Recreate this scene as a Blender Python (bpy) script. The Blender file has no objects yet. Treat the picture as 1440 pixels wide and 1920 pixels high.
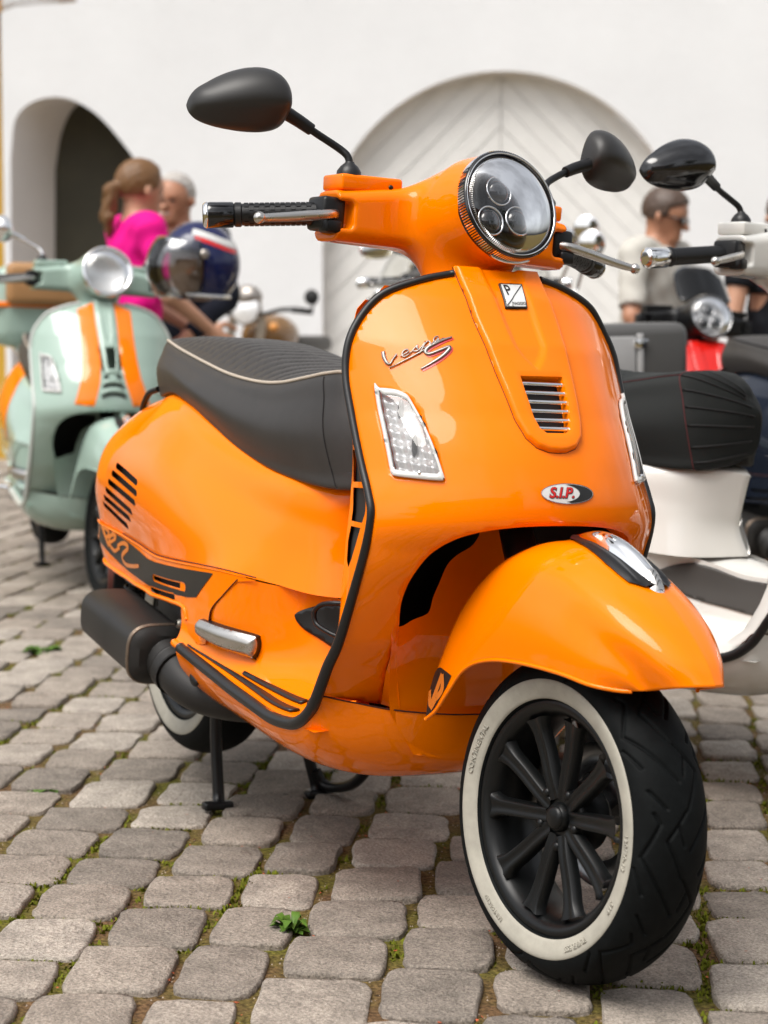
import bpy, bmesh, math, random
import numpy as np
from mathutils import Vector, Matrix
from mathutils.geometry import delaunay_2d_cdt

random.seed(7); rng = np.random.default_rng(7)
S = bpy.context.scene
COL = S.collection

# ---- camera -------------------------------------------------------------------
cam_data = bpy.data.cameras.new('camera'); cam = bpy.data.objects.new('camera', cam_data); COL.objects.link(cam)
CR = Vector((0.46533614, 0.88512612, 0.00374474)); CU = Vector((-0.08632587, 0.04117263, 0.99541582)); CF = Vector((-0.88091437, 0.46352622, -0.09556839))
CP = Vector((3.62773973, -1.48492302, 0.92985303))
cam.matrix_world = Matrix(((CR.x, CU.x, -CF.x, CP.x), (CR.y, CU.y, -CF.y, CP.y), (CR.z, CU.z, -CF.z, CP.z), (0, 0, 0, 1)))
cam_data.sensor_fit = 'HORIZONTAL'; cam_data.sensor_width = 24.0; cam_data.lens = 59.99
cam_data.clip_start = .05; cam_data.clip_end = 400
cam_data.dof.use_dof = True; cam_data.dof.focus_distance = 2.95; cam_data.dof.aperture_fstop = 4.2
S.camera = cam

# ---- sky, sun, exposure ---------------------------------------------------------
SUN_EL, SUN_AZ = math.radians(60), math.radians(-68)      # azimuth measured from +X towards +Y
world = bpy.data.worlds.new('World'); S.world = world; world.use_nodes = True
wn = world.node_tree; wn.nodes.clear()
wo = wn.nodes.new('ShaderNodeOutputWorld'); wb = wn.nodes.new('ShaderNodeBackground'); ws = wn.nodes.new('ShaderNodeTexSky')
ws.sky_type = 'NISHITA'; ws.sun_disc = False; ws.sun_elevation = SUN_EL; ws.sun_rotation = math.pi / 2 - SUN_AZ
ws.air_density = 1.0; ws.dust_density = 4.0; ws.ozone_density = 1.0
wh = wn.nodes.new('ShaderNodeHueSaturation'); wh.inputs['Saturation'].default_value = .22      # veil of bright cloud
wm = wn.nodes.new('ShaderNodeMix'); wm.data_type = 'RGBA'; wm.blend_type = 'MULTIPLY'; wm.inputs[0].default_value = 1
tc = wn.nodes.new('ShaderNodeTexCoord'); cn = wn.nodes.new('ShaderNodeTexNoise'); cn.inputs['Scale'].default_value = 2.2; cn.inputs['Detail'].default_value = 6
cm = wn.nodes.new('ShaderNodeMapRange'); cm.inputs[1].default_value = .42; cm.inputs[2].default_value = .60; cm.inputs[3].default_value = .78; cm.inputs[4].default_value = 1.22
wn.links.new(tc.outputs['Generated'], cn.inputs['Vector']); wn.links.new(cn.outputs['Fac'], cm.inputs[0])
wn.links.new(ws.outputs[0], wh.inputs['Color']); wn.links.new(wh.outputs[0], wm.inputs[6]); wn.links.new(cm.outputs[0], wm.inputs[7])
wn.links.new(wm.outputs[2], wb.inputs['Color']); wb.inputs['Strength'].default_value = .15
wn.links.new(wb.outputs[0], wo.inputs['Surface'])
sd = bpy.data.lights.new('sun', 'SUN'); sd.energy = 1.7; sd.angle = math.radians(34); sd.color = (1.0, .955, .89)
sun = bpy.data.objects.new('sun', sd); COL.objects.link(sun)
sdir = Vector((math.cos(SUN_EL) * math.cos(SUN_AZ), math.cos(SUN_EL) * math.sin(SUN_AZ), math.sin(SUN_EL)))
sun.rotation_euler = sdir.to_track_quat('Z', 'Y').to_euler()
S.view_settings.view_transform = 'Standard'; S.view_settings.look = 'None'; S.view_settings.gamma = 1
S.view_settings.use_curve_mapping = False; S.view_settings.exposure = 0.55

# ---- helpers ---------------------------------------------------------------------
def obj(name, me, mat=None, parent=None, smooth=True):
    o = bpy.data.objects.new(name, me); COL.objects.link(o)
    if mat is not None and len(me.materials) == 0:
        for m in (mat if isinstance(mat, (list, tuple)) else [mat]): me.materials.append(m)
    if smooth is True: me.shade_smooth()
    elif smooth: 
        me.shade_smooth(); set_auto(me, smooth)
    if parent is not None: o.parent = parent
    return o
def set_auto(me, ang):
    bm = bmesh.new(); bm.from_mesh(me); a = math.radians(ang)
    for e in bm.edges:
        if len(e.link_faces) == 2 and e.calc_face_angle(0) > a: e.smooth = False
    bm.to_mesh(me); bm.free()
def empty(name, loc=(0, 0, 0), rot=(0, 0, 0), label=None, cat=None, group=None):
    o = bpy.data.objects.new(name, None); COL.objects.link(o); o.location = loc; o.rotation_euler = rot; o.empty_display_size = .1
    tag(o, label, cat, group); return o
def tag(o, label=None, cat=None, group=None, kind=None):
    if label: o['label'] = label
    if cat: o['category'] = cat
    if group: o['group'] = group
    if kind: o['kind'] = kind
    return o
def mesh(V, Fc):
    me = bpy.data.meshes.new('mesh'); me.from_pydata([tuple(map(float, v)) for v in V], [], [tuple(map(int, f)) for f in Fc]); me.update(); return me
def join(*parts):
    V = []; Fc = []
    for v, f in parts:
        k = len(V); V += [tuple(x) for x in v]; Fc += [tuple(i + k for i in q) for q in f]
    return V, Fc
def mir(part):
    v, f = part; return [(x, -y, z) for x, y, z in v], [tuple(reversed(q)) for q in f]
def both(part): return join(part, mir(part))
def grid_faces(nu, nv, cu=False, cv=False):
    F_ = []
    for i in range(nu if cu else nu - 1):
        for j in range(nv if cv else nv - 1):
            a, b = i, (i + 1) % nu; c, d = j, (j + 1) % nv
            F_.append((a * nv + c, b * nv + c, b * nv + d, a * nv + d))
    return F_
def loft(ctrl, nu, nv, u0=0, u1=1, v0=0, v1=1, flip=False):
    u, v = np.meshgrid(np.linspace(u0, u1, nu), np.linspace(v0, v1, nv), indexing='ij')
    P = patch(ctrl, u, v); f = grid_faces(nu, nv)
    if flip: f = [tuple(reversed(q)) for q in f]
    return P.tolist(), f
def spline(P, n, closed=False):
    P = np.asarray(P, float)
    if closed:
        Q = np.concatenate([P[-2:], P, P[:3]]); return cr1(Q, np.linspace(2, 2 + len(P), n + 1)[:-1])
    return cr1(P, np.linspace(0, len(P) - 1, n))
def frames(P, closed=False):
    P = np.asarray(P, float); n = len(P)
    T = np.roll(P, -1, 0) - np.roll(P, 1, 0) if closed else np.gradient(P, axis=0)
    T /= np.linalg.norm(T, axis=1)[:, None] + 1e-12
    a = np.array([0, 0, 1.]) if abs(T[0][2]) < .9 else np.array([1., 0, 0])
    N = []; nn = np.cross(np.cross(T[0], a), T[0])
    for t in T:
        nn = nn - t * (nn @ t); nn /= np.linalg.norm(nn) + 1e-12; N.append(nn)
    N = np.array(N); return T, N, np.cross(T, N)
def tube(P, r, k=10, closed=False, sy=1.0, caps=True):
    """r: radius or list along the path; sy squashes the binormal direction"""
    P = np.asarray(P, float); n = len(P); r = np.broadcast_to(np.asarray(r, float), (n,)) if np.ndim(r) == 0 else np.interp(np.linspace(0, 1, n), np.linspace(0, 1, len(r)), r)
    T, N, B = frames(P, closed); a = np.linspace(0, 2 * np.pi, k, endpoint=False)
    V = (P[:, None] + r[:, None, None] * (np.cos(a)[None, :, None] * N[:, None] + sy * np.sin(a)[None, :, None] * B[:, None])).reshape(-1, 3)
    f = grid_faces(n, k, closed, True); V = V.tolist()
    if not closed and caps:
        for e, s in ((0, -1), (n - 1, 1)):
            c = len(V); V.append((P[e] + s * .3 * r[e] * T[e]).tolist())
            for j in range(k):
                q = (e * k + j, e * k + (j + 1) % k, c); f.append(q if s > 0 else q[::-1])
    return V, f
def lathe(prof, k=48, o=(0, 0, 0), axis=(0, 1, 0), arc=None):
    """prof: (radius, height along axis) rows"""
    ax = Vector(axis).normalized(); t = Vector((0, 0, 1)) if abs(ax.z) < .9 else Vector((1, 0, 0))
    e1 = np.array((t - ax * t.dot(ax)).normalized()); ax = np.array(ax); e2 = np.cross(ax, e1); o = np.array(o, float)
    a = np.linspace(0, 2 * np.pi, k, endpoint=False); prof = np.asarray(prof, float)
    V = o + prof[None, :, 0, None] * (np.cos(a)[:, None, None] * e1 + np.sin(a)[:, None, None] * e2) + prof[None, :, 1, None] * ax
    return V.reshape(-1, 3).tolist(), grid_faces(k, len(prof), True, False)
def box(c, h, r=0.0, seg=2, rot=None):
    bm = bmesh.new(); bmesh.ops.create_cube(bm, size=2)
    bmesh.ops.scale(bm, vec=h, verts=bm.verts)
    if r > 0: bmesh.ops.bevel(bm, geom=list(bm.edges), offset=r, segments=seg, profile=.5, affect='EDGES')
    M = Matrix.Translation(c) @ (rot.to_4x4() if rot is not None else Matrix())
    bm.transform(M); V = [tuple(v.co) for v in bm.verts]; bm.verts.index_update(); f = [tuple(v.index for v in q.verts) for q in bm.faces]; bm.free(); return V, f
def xf(part, M):
    v, f = part; return [tuple(M @ Vector(p)) for p in v], f
def ellipsoid(c, r, nu=24, nv=14, rot=None):
    V = []; 
    for i in range(nu):
        for j in range(nv):
            a = 2 * math.pi * i / nu; b = math.pi * j / (nv - 1)
            p = Vector((r[0] * math.sin(b) * math.cos(a), r[1] * math.sin(b) * math.sin(a), r[2] * math.cos(b)))
            if rot is not None: p = rot @ p
            V.append((p.x + c[0], p.y + c[1], p.z + c[2]))
    return V, [q[::-1] for q in grid_faces(nu, nv, True, False)]
def inpoly(P, poly):
    P = np.asarray(P); poly = np.asarray(poly); x, y = P[:, 0], P[:, 1]; r = np.zeros(len(P), bool)
    x0, y0 = poly[:, 0], poly[:, 1]; x1, y1 = np.roll(x0, -1), np.roll(y0, -1)
    for a, b, c, d in zip(x0, y0, x1, y1):
        if b == d: continue
        r ^= ((b > y) != (d > y)) & (x < (c - a) * (y - b) / (d - b) + a)
    return r
def pdist(P, poly):
    P = np.asarray(P, float)[:, None]; A = np.asarray(poly, float)[None]; B = np.roll(np.asarray(poly, float), -1, 0)[None]
    d = B - A; t = np.clip(((P - A) * d).sum(-1) / ((d * d).sum(-1) + 1e-18), 0, 1)
    return np.linalg.norm(A + t[..., None] * d - P, axis=-1).min(1)
def resamp(poly, step, closed=True, sc=(1, 1)):
    poly = np.asarray(poly, float); Q = np.concatenate([poly, poly[:1]]) if closed else poly; out = []
    for a, b in zip(Q[:-1], Q[1:]):
        n = max(1, int(round(np.linalg.norm((b - a) * np.array(sc)) / step)))
        for i in range(n): out.append(a + (b - a) * i / n)
    if not closed: out.append(Q[-1])
    return np.array(out)
def sheet(outline, f, step, holes=(), sc=(1, 1), rings=(), extra=None, flip=False):
    """triangulated surface patch: outline/holes in parameter space, f maps (a,b) arrays to points, sc turns parameters to metres"""
    sc = np.array(sc, float); o = resamp(outline, step, True, sc); hs = [resamp(h, step, True, sc) for h in holes]
    pts = [*o]; edges = [(i, (i + 1) % len(o)) for i in range(len(o))]
    for h in hs:
        k = len(pts); pts += [*h]; edges += [(k + i, k + (i + 1) % len(h)) for i in range(len(h))]
    lo, hi = o.min(0), o.max(0)
    n = np.maximum(2, np.ceil((hi - lo) * sc / step)).astype(int)
    g = np.stack(np.meshgrid(np.linspace(lo[0], hi[0], n[0] + 1), np.linspace(lo[1], hi[1], n[1] + 1), indexing='ij'), -1).reshape(-1, 2)
    ok = inpoly(g, o) & (pdist(g * sc, o * sc) > (step * .45 if extra is None else .0085))
    for h in hs: ok &= ~inpoly(g, h) & (pdist(g * sc, h * sc) > step * .45)
    pts += [*g[ok]]
    if extra is not None: pts += [*np.asarray(extra, float)[inpoly(extra, o)]]
    R_ = delaunay_2d_cdt([Vector((float(p[0] * sc[0]), float(p[1] * sc[1]))) for p in pts], edges, [], 0, 1e-7)
    P = np.array([(v.x, v.y) for v in R_[0]]) / sc; T = np.array([t for t in R_[2] if len(t) == 3])
    c = P[T].mean(1); keep = inpoly(c, o)
    for h in hs: keep &= ~inpoly(c, h)
    T = T[keep]
    if flip: T = T[:, ::-1]
    return np.asarray(f(P[:, 0], P[:, 1])).tolist(), [tuple(t) for t in T]
def solid(o, t, off=-1):
    m = o.modifiers.new('solid', 'SOLIDIFY'); m.thickness = t; m.offset = off; return o
def nrm(f, a, b, e=1e-3):
    a = np.asarray(a, float); b = np.asarray(b, float)
    n = np.cross(f(a + e, b) - f(a - e, b), f(a, b + e) - f(a, b - e)); return n / (np.linalg.norm(n, axis=-1, keepdims=True) + 1e-12)
def lift(f, h, sign=1):
    """surface f raised by h along its normal (sign picks the side)"""
    return lambda a, b: f(a, b) + sign * nrm(f, a, b) * (h(a, b)[..., None] if callable(h) else h)
def ribbon(path, w, f, n=60, w1=None):
    """flat stroke of width w along a 2D path laid on the surface f"""
    P = spline(path, n) if len(path) > 2 else np.linspace(path[0], path[1], max(4, n // 6)); T = np.gradient(P, axis=0); return P, T
def sdf_mesh(fn, lo, hi, h):
    lo = np.array(lo, float); n = np.ceil((np.array(hi) - lo) / h).astype(int) + 1
    ax = [lo[i] + h * np.arange(n[i]) for i in range(3)]
    G = np.stack(np.meshgrid(*ax, indexing='ij'), -1); D = fn(G); s = D < 0
    cn_ = np.zeros(tuple(n - 1)); acc = np.zeros(tuple(n - 1) + (3,))
    offs = [(i, j, k) for i in (0, 1) for j in (0, 1) for k in (0, 1)]
    sl = lambda o: tuple(slice(o[i], n[i] - 1 + o[i]) for i in range(3))
    for a in offs:
        for ax_ in range(3):
            if a[ax_] == 0:
                b = list(a); b[ax_] = 1; A, B = D[sl(a)], D[sl(b)]; m = (A < 0) != (B < 0)
                t = np.where(m, A / np.where(A == B, 1, A - B), 0)
                p = np.zeros(A.shape + (3,)); p[..., :] = a; p[..., ax_] += t
                acc += np.where(m[..., None], p, 0); cn_ += m
    act = cn_ > 0; idx = -np.ones(act.shape, int); idx[act] = np.arange(act.sum())
    cell = np.argwhere(act); P = lo + h * (cell + acc[act] / cn_[act][:, None])
    for _ in range(2):
        e = h * .25; d = fn(P); g = np.stack([fn(P + e * np.eye(3)[i]) - fn(P - e * np.eye(3)[i]) for i in range(3)], -1) / (2 * e)
        st = d[:, None] * g / ((g * g).sum(1)[:, None] + 1e-6); P = P - np.clip(st, -h, h) * .8
    Fq = []
    for ax_ in range(3):
        o1, o2 = [i for i in range(3) if i != ax_]
        A = np.take(s, range(0, n[ax_] - 1), ax_); B = np.take(s, range(1, n[ax_]), ax_)
        for q in np.argwhere(A != B):
            if q[o1] == 0 or q[o2] == 0 or q[o1] >= n[o1] - 1 or q[o2] >= n[o2] - 1: continue
            c = []
            for da, db in ((-1, -1), (0, -1), (0, 0), (-1, 0)):
                w = q.copy(); w[o1] += da; w[o2] += db; c.append(idx[tuple(w)])
            if A[tuple(q)] ^ (ax_ == 1): Fq.append(c)
            else: Fq.append(c[::-1])
    return P.tolist(), [tuple(map(int, q)) for q in Fq]
def smin(a, b, k):
    h = np.clip(.5 + .5 * (b - a) / k, 0, 1); return b + (a - b) * h - k * h * (1 - h)
def sd_cone(p, a, b, ra, rb):
    a = np.array(a, float); b = np.array(b, float); d = b - a; t = np.clip(((p - a) @ d) / (d @ d), 0, 1)
    return np.linalg.norm(p - a - t[..., None] * d, axis=-1) - (ra + (rb - ra) * t)
def sd_box(p, c, h, r):
    q = np.abs(p - np.array(c)) - (np.array(h) - r); return np.linalg.norm(np.maximum(q, 0), axis=-1) + np.minimum(q.max(-1), 0) - r

# ---- materials ---------------------------------------------------------------------
def rgb(h): 
    c = [int(h[i:i + 2], 16) / 255 for i in (0, 2, 4)]; return tuple((x / 12.92 if x < .04045 else ((x + .055) / 1.055) ** 2.4) for x in c) + (1,)
def pm(name, col, rough=.5, metal=0, coat=0, coat_rough=.03, var=0, vscale=40, bump=0, bscale=200, spec=.5, rvar=0, dist=.002):
    m = bpy.data.materials.new(name); m.use_nodes = True; nt = m.node_tree; b = nt.nodes['Principled BSDF']
    col = tuple(col) if len(col) == 4 else (*col, 1)
    b.inputs['Base Color'].default_value = col; b.inputs['Roughness'].default_value = rough; b.inputs['Metallic'].default_value = metal
    b.inputs['Coat Weight'].default_value = coat; b.inputs['Coat Roughness'].default_value = coat_rough; b.inputs['Specular IOR Level'].default_value = spec
    if var or bump or rvar:
        tc = nt.nodes.new('ShaderNodeTexCoord')
    if var or rvar:
        n = nt.nodes.new('ShaderNodeTexNoise'); n.inputs['Scale'].default_value = vscale; n.inputs['Detail'].default_value = 6; n.inputs['Roughness'].default_value = .65
        nt.links.new(tc.outputs['Object'], n.inputs['Vector'])
        if var:
            r = nt.nodes.new('ShaderNodeMapRange'); r.inputs[1].default_value = .3; r.inputs[2].default_value = .7; r.inputs[3].default_value = 1 - var; r.inputs[4].default_value = 1 + var
            mx = nt.nodes.new('ShaderNodeMix'); mx.data_type = 'RGBA'; mx.blend_type = 'MULTIPLY'; mx.inputs[0].default_value = 1; mx.inputs[6].default_value = col
            nt.links.new(n.outputs['Fac'], r.inputs[0]); nt.links.new(r.outputs[0], mx.inputs[7]); nt.links.new(mx.outputs[2], b.inputs['Base Color'])
        if rvar:
            r = nt.nodes.new('ShaderNodeMapRange'); r.inputs[1].default_value = .3; r.inputs[2].default_value = .7; r.inputs[3].default_value = max(0, rough - rvar); r.inputs[4].default_value = rough + rvar
            nt.links.new(n.outputs['Fac'], r.inputs[0]); nt.links.new(r.outputs[0], b.inputs['Roughness'])
    if bump:
        n2 = nt.nodes.new('ShaderNodeTexNoise'); n2.inputs['Scale'].default_value = bscale; n2.inputs['Detail'].default_value = 4
        bp = nt.nodes.new('ShaderNodeBump'); bp.inputs['Strength'].default_value = bump; bp.inputs['Distance'].default_value = dist
        nt.links.new(tc.outputs['Object'], n2.inputs['Vector']); nt.links.new(n2.outputs['Fac'], bp.inputs['Height']); nt.links.new(bp.outputs[0], b.inputs['Normal'])
    return m
def glass(name, tint=(1, 1, 1, 1), refl=1.0, rough=0.0, ior=1.5):
    m = bpy.data.materials.new(name); m.use_nodes = True; nt = m.node_tree; nt.nodes.clear()
    o = nt.nodes.new('ShaderNodeOutputMaterial'); t = nt.nodes.new('ShaderNodeBsdfTransparent'); g = nt.nodes.new('ShaderNodeBsdfGlossy')
    f = nt.nodes.new('ShaderNodeFresnel'); mx = nt.nodes.new('ShaderNodeMixShader'); f.inputs['IOR'].default_value = ior
    t.inputs[0].default_value = tint; g.inputs['Roughness'].default_value = rough
    mul = nt.nodes.new('ShaderNodeMath'); mul.operation = 'MULTIPLY'; mul.inputs[1].default_value = refl; mul.use_clamp = True
    nt.links.new(f.outputs[0], mul.inputs[0]); nt.links.new(mul.outputs[0], mx.inputs[0]); nt.links.new(t.outputs[0], mx.inputs[1]); nt.links.new(g.outputs[0], mx.inputs[2]); nt.links.new(mx.outputs[0], o.inputs[0])
    return m
M = {}
M['paint'] = pm('orange_paint', (.95, .200, .0), .5, 0, .85, .035, spec=0)
M['paint'].node_tree.nodes['Principled BSDF'].inputs['Coat IOR'].default_value = 1.37
M['black_trim'] = pm('black_rubber_trim', (.006, .006, .0065), .42, bump=.05, bscale=400)
M['black_gloss'] = pm('black_gloss', (.008, .008, .009), .12, coat=.4)
M['black_satin'] = pm('black_satin', (.006, .006, .0065), .38, spec=.35, bump=.03, bscale=600)
M['black_matt'] = pm('black_matt', (.006, .006, .0065), .7)
M['rim'] = pm('rim_black_paint', (.0035, .004, .0042), .36, spec=.3, bump=.02, bscale=500)
M['tyre'] = pm('tyre_rubber', (.0042, .0050, .0052), .66, spec=.10, var=.3, vscale=60, bump=.25, bscale=700, dist=.0008)
M['whitewall'] = pm('whitewall_rubber', (.36, .34, .285), .7, var=.16, vscale=24, bump=.2, bscale=300, dist=.0008)
M['seat'] = pm('seat_vinyl', (.034, .031, .029), .46, spec=.4, var=.1, vscale=30, bump=.18, bscale=900, dist=.0006)
M['piping'] = pm('seat_piping', (.42, .36, .29), .6)
M['chrome'] = pm('chrome', (.86, .86, .86), .06, 1)
M['alu'] = pm('brushed_aluminium', (.58, .56, .53), .3, 1, rvar=.06, vscale=60)
M['muffler'] = pm('muffler_black', (.014, .013, .012), .5, bump=.03, bscale=900, spec=.35)
M['lens'] = glass('clear_lens', (.97, .97, .97, 1), 1.6)
M['white_plastic'] = pm('milky_plastic', (.62, .62, .60), .25, coat=.5)
M['reflector'] = pm('reflector', (.84, .84, .84), .25, .35)
M['mirror_black'] = pm('mirror_black', (.024, .023, .022), .42, bump=.03, bscale=600, spec=.4)
M['amber'] = pm('amber_bulb', (.6, .25, .05), .2)
M['badge_white'] = pm('badge_white', (.72, .73, .72), .25, coat=.6)
M['ink'] = pm('ink_black', (.012, .012, .012), .4)
M['red'] = pm('sticker_red', (.62, .012, .012), .3, coat=.4)
M['engine'] = pm('engine_dark', (.02, .02, .019), .55, 0, var=.4, vscale=25, bump=.4, bscale=60)
M['casting'] = pm('engine_casting', (.16, .15, .13), .45, .7, var=.3, vscale=40, bump=.3, bscale=80)
M['decal'] = pm('decal_black', (.014, .013, .012), .45)
M['decal_orange'] = pm('decal_orange', (.62, .17, .02), .4, coat=.3)
M['grey_metal'] = pm('grey_badge_metal', (.34, .31, .28), .3, .8)
M['gap'] = pm('panel_gap', (.05, .008, .001), .8)

# ---- numeric surface helpers -------------------------------------------------
def cr1(P, t):
    """Catmull-Rom through the rows of P at parameters t in [0, n-1]."""
    P = np.asarray(P, float); n = len(P)
    t = np.clip(np.asarray(t, float), 0, n - 1)
    Q = np.concatenate([2 * P[:1] - P[1:2], P, 2 * P[-1:] - P[-2:-1]])
    i = np.minimum(t.astype(int), n - 2); f = (t - i)
    sh = f.shape + (1,) * (P.ndim - 1); f = f.reshape(sh)
    a, b, c, d = Q[i], Q[i + 1], Q[i + 2], Q[i + 3]
    return .5 * (2 * b + (c - a) * f + (2 * a - 5 * b + 4 * c - d) * f ** 2 + (3 * b - a - 3 * c + d) * f ** 3)

def patch(ctrl, u, v):
    """ctrl[row][station]; u along stations 0..1, v along rows 0..1 -> points"""
    ctrl = np.asarray(ctrl, float); nr, ns = ctrl.shape[:2]
    u = np.asarray(u, float).ravel(); v = np.asarray(v, float).ravel()
    A = cr1(np.swapaxes(ctrl, 0, 1), u * (ns - 1))          # (N, nr, 3)
    t = np.clip(v * (nr - 1), 0, nr - 1); i = np.minimum(t.astype(int), nr - 2); f = (t - i)[:, None]
    Q = np.concatenate([2 * A[:, :1] - A[:, 1:2], A, 2 * A[:, -1:] - A[:, -2:-1]], 1)
    k = np.arange(len(u))
    a, b, c, d = Q[k, i], Q[k, i + 1], Q[k, i + 2], Q[k, i + 3]
    return .5 * (2 * b + (c - a) * f + (2 * a - 5 * b + 4 * c - d) * f ** 2 + (3 * b - a - 3 * c + d) * f ** 3)

_Z = [.25, .30, .35, .41, .45, .52, .60, .65, .72, .80, .90, .97, 1.02, 1.06]
_XC = [1.00, 1.005, 1.04, 1.085, 1.127, 1.186, 1.268, 1.307, 1.295, 1.250, 1.185, 1.130, 1.084, 1.047]
_D = [.02, .02, .02, .02, .03, .053, .099, .126, .151, .150, .130, .118, .115, .115]
_WS = [.2495, .2495, .2495, .249, .2485, .2475, .2465, .246, .2455, .2455, .243, .24, .238, .238]
def _sm(z, tab):
    return cr1(np.array(tab)[:, None], np.interp(z, _Z, np.arange(len(_Z))))[..., 0]
def SH(y, z):
    """outer face of the leg shield: x from lateral y and height z"""
    y = np.asarray(y, float); z = np.asarray(z, float)
    r = np.clip(np.abs(y) / _sm(z, _WS), 0, 1)
    return np.stack([_sm(z, _XC) - _sm(z, _D) * r ** 2.4, y, z], -1)

COWL = [
 [(-.36,0,.60),(-.33,0,.67),(-.25,0,.735),(-.12,0,.765),(.0,0,.785),(.12,0,.795),(.25,0,.78),(.36,0,.75),(.48,0,.715),(.6,0,.69),(.72,0,.675),(.84,0,.66),(.87,0,.645)],
 [(-.36,-.04,.60),(-.315,-.07,.665),(-.235,-.09,.722),(-.115,-.10,.762),(.0,-.11,.783),(.11,-.125,.797),(.24,-.14,.78),(.36,-.145,.752),(.48,-.145,.717),(.6,-.14,.687),(.71,-.13,.668),(.80,-.09,.655),(.865,0,.64)],
 [(-.355,-.06,.575),(-.295,-.11,.635),(-.21,-.142,.675),(-.10,-.165,.70),(.0,-.182,.712),(.12,-.197,.712),(.24,-.207,.698),(.36,-.206,.672),(.48,-.196,.64),(.6,-.176,.61),(.71,-.15,.595),(.79,-.105,.58),(.85,0,.575)],
 [(-.35,-.07,.53),(-.28,-.132,.575),(-.19,-.165,.60),(-.09,-.190,.61),(.0,-.208,.613),(.12,-.225,.61),(.25,-.232,.60),(.37,-.232,.582),(.48,-.224,.566),(.6,-.20,.552),(.71,-.16,.545),(.79,-.115,.54),(.845,0,.535)],
 [(-.34,-.07,.488),(-.27,-.125,.512),(-.165,-.155,.512),(-.08,-.167,.508),(-.009,-.178,.504),(.12,-.197,.497),(.246,-.212,.490),(.369,-.222,.493),(.483,-.227,.498),(.60,-.224,.501),(.70,-.178,.492),(.80,-.130,.482),(.868,0,.480)]]
for _r, _d in ((2, (.004, .012, .015, .010, .004)), (3, (.006, .015, .018, .014, .006)), (4, (.006, .016, .018, .013, .006))):
    for _k, _e in enumerate(_d): _p = COWL[_r][_k]; COWL[_r][_k] = (_p[0], _p[1] - _e, _p[2])
def CW(u, v): return patch(COWL, u, v)
SKIRT = [
 [(-.342,-.072,.488),(-.272,-.128,.512),(-.167,-.158,.512),(-.08,-.170,.508),(-.009,-.181,.504),(.12,-.200,.497),(.246,-.215,.490),(.369,-.225,.493),(.483,-.230,.498),(.60,-.227,.501),(.68,-.20,.495)],
 [(-.339,-.073,.465),(-.265,-.127,.476),(-.16,-.158,.474),(-.075,-.170,.468),(-.005,-.181,.462),(.12,-.198,.452),(.246,-.211,.445),(.369,-.221,.44),(.483,-.226,.435),(.59,-.224,.432),(.66,-.20,.43)],
 [(-.33,-.07,.44),(-.255,-.12,.44),(-.15,-.15,.432),(-.07,-.162,.424),(0,-.173,.416),(.12,-.19,.40),(.246,-.202,.385),(.369,-.214,.365),(.483,-.222,.35),(.58,-.222,.345),(.65,-.215,.345)]]
for _r in range(3):
    for _k, _e in enumerate((.006, .016, .018, .013, .006)): _p = SKIRT[_r][_k]; SKIRT[_r][_k] = (_p[0], _p[1] - _e, _p[2])
def SK(u, v): return patch(SKIRT, u, v)
FLOOR = [   # from the seam on the seat base down the wall and out over the footboard to its edge
 [(.40,-.221,.487),(.52,-.224,.497),(.61,-.221,.499),(.70,-.176,.490),(.77,-.118,.485),(.84,-.10,.47),(.92,-.09,.45),(1.02,-.09,.45)],
 [(.40,-.219,.43),(.52,-.220,.43),(.605,-.214,.43),(.69,-.172,.425),(.765,-.122,.42),(.84,-.10,.41),(.92,-.095,.40),(1.02,-.09,.40)],
 [(.40,-.215,.385),(.515,-.214,.378),(.60,-.205,.372),(.685,-.172,.365),(.76,-.138,.36),(.84,-.118,.35),(.92,-.11,.345),(1.02,-.10,.345)],
 [(.40,-.220,.362),(.515,-.219,.350),(.60,-.214,.340),(.69,-.200,.330),(.77,-.185,.321),(.84,-.175,.313),(.92,-.17,.309),(1.02,-.17,.309)],
 [(.40,-.232,.353),(.515,-.236,.340),(.60,-.240,.330),(.69,-.243,.319),(.77,-.245,.311),(.84,-.246,.305),(.92,-.246,.302),(1.02,-.246,.302)]]
for _r in range(4):
    for _k, _e in enumerate((.0045, .0045, .004, .003)): _p = FLOOR[_r][_k]; FLOOR[_r][_k] = (_p[0], _p[1] - _e, _p[2])
def FL(u, v): return patch(FLOOR, u, v)
def SPL(y, z):
    """splash panel behind the front wheel"""
    y = np.asarray(y, float); z = np.asarray(z, float); r = np.clip(np.abs(y) / .19, 0, 1)
    return np.stack([np.interp(z, [.20, .26, .34, .42, .50, .58, .66], [1.045, 1.072, 1.075, 1.078, 1.085, 1.10, 1.12]) + np.interp(z, [.3, .36, .45, .6], [.0, .012, .05, .07]) * r ** 2.5, y, z], -1)
FENDER = []
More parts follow.
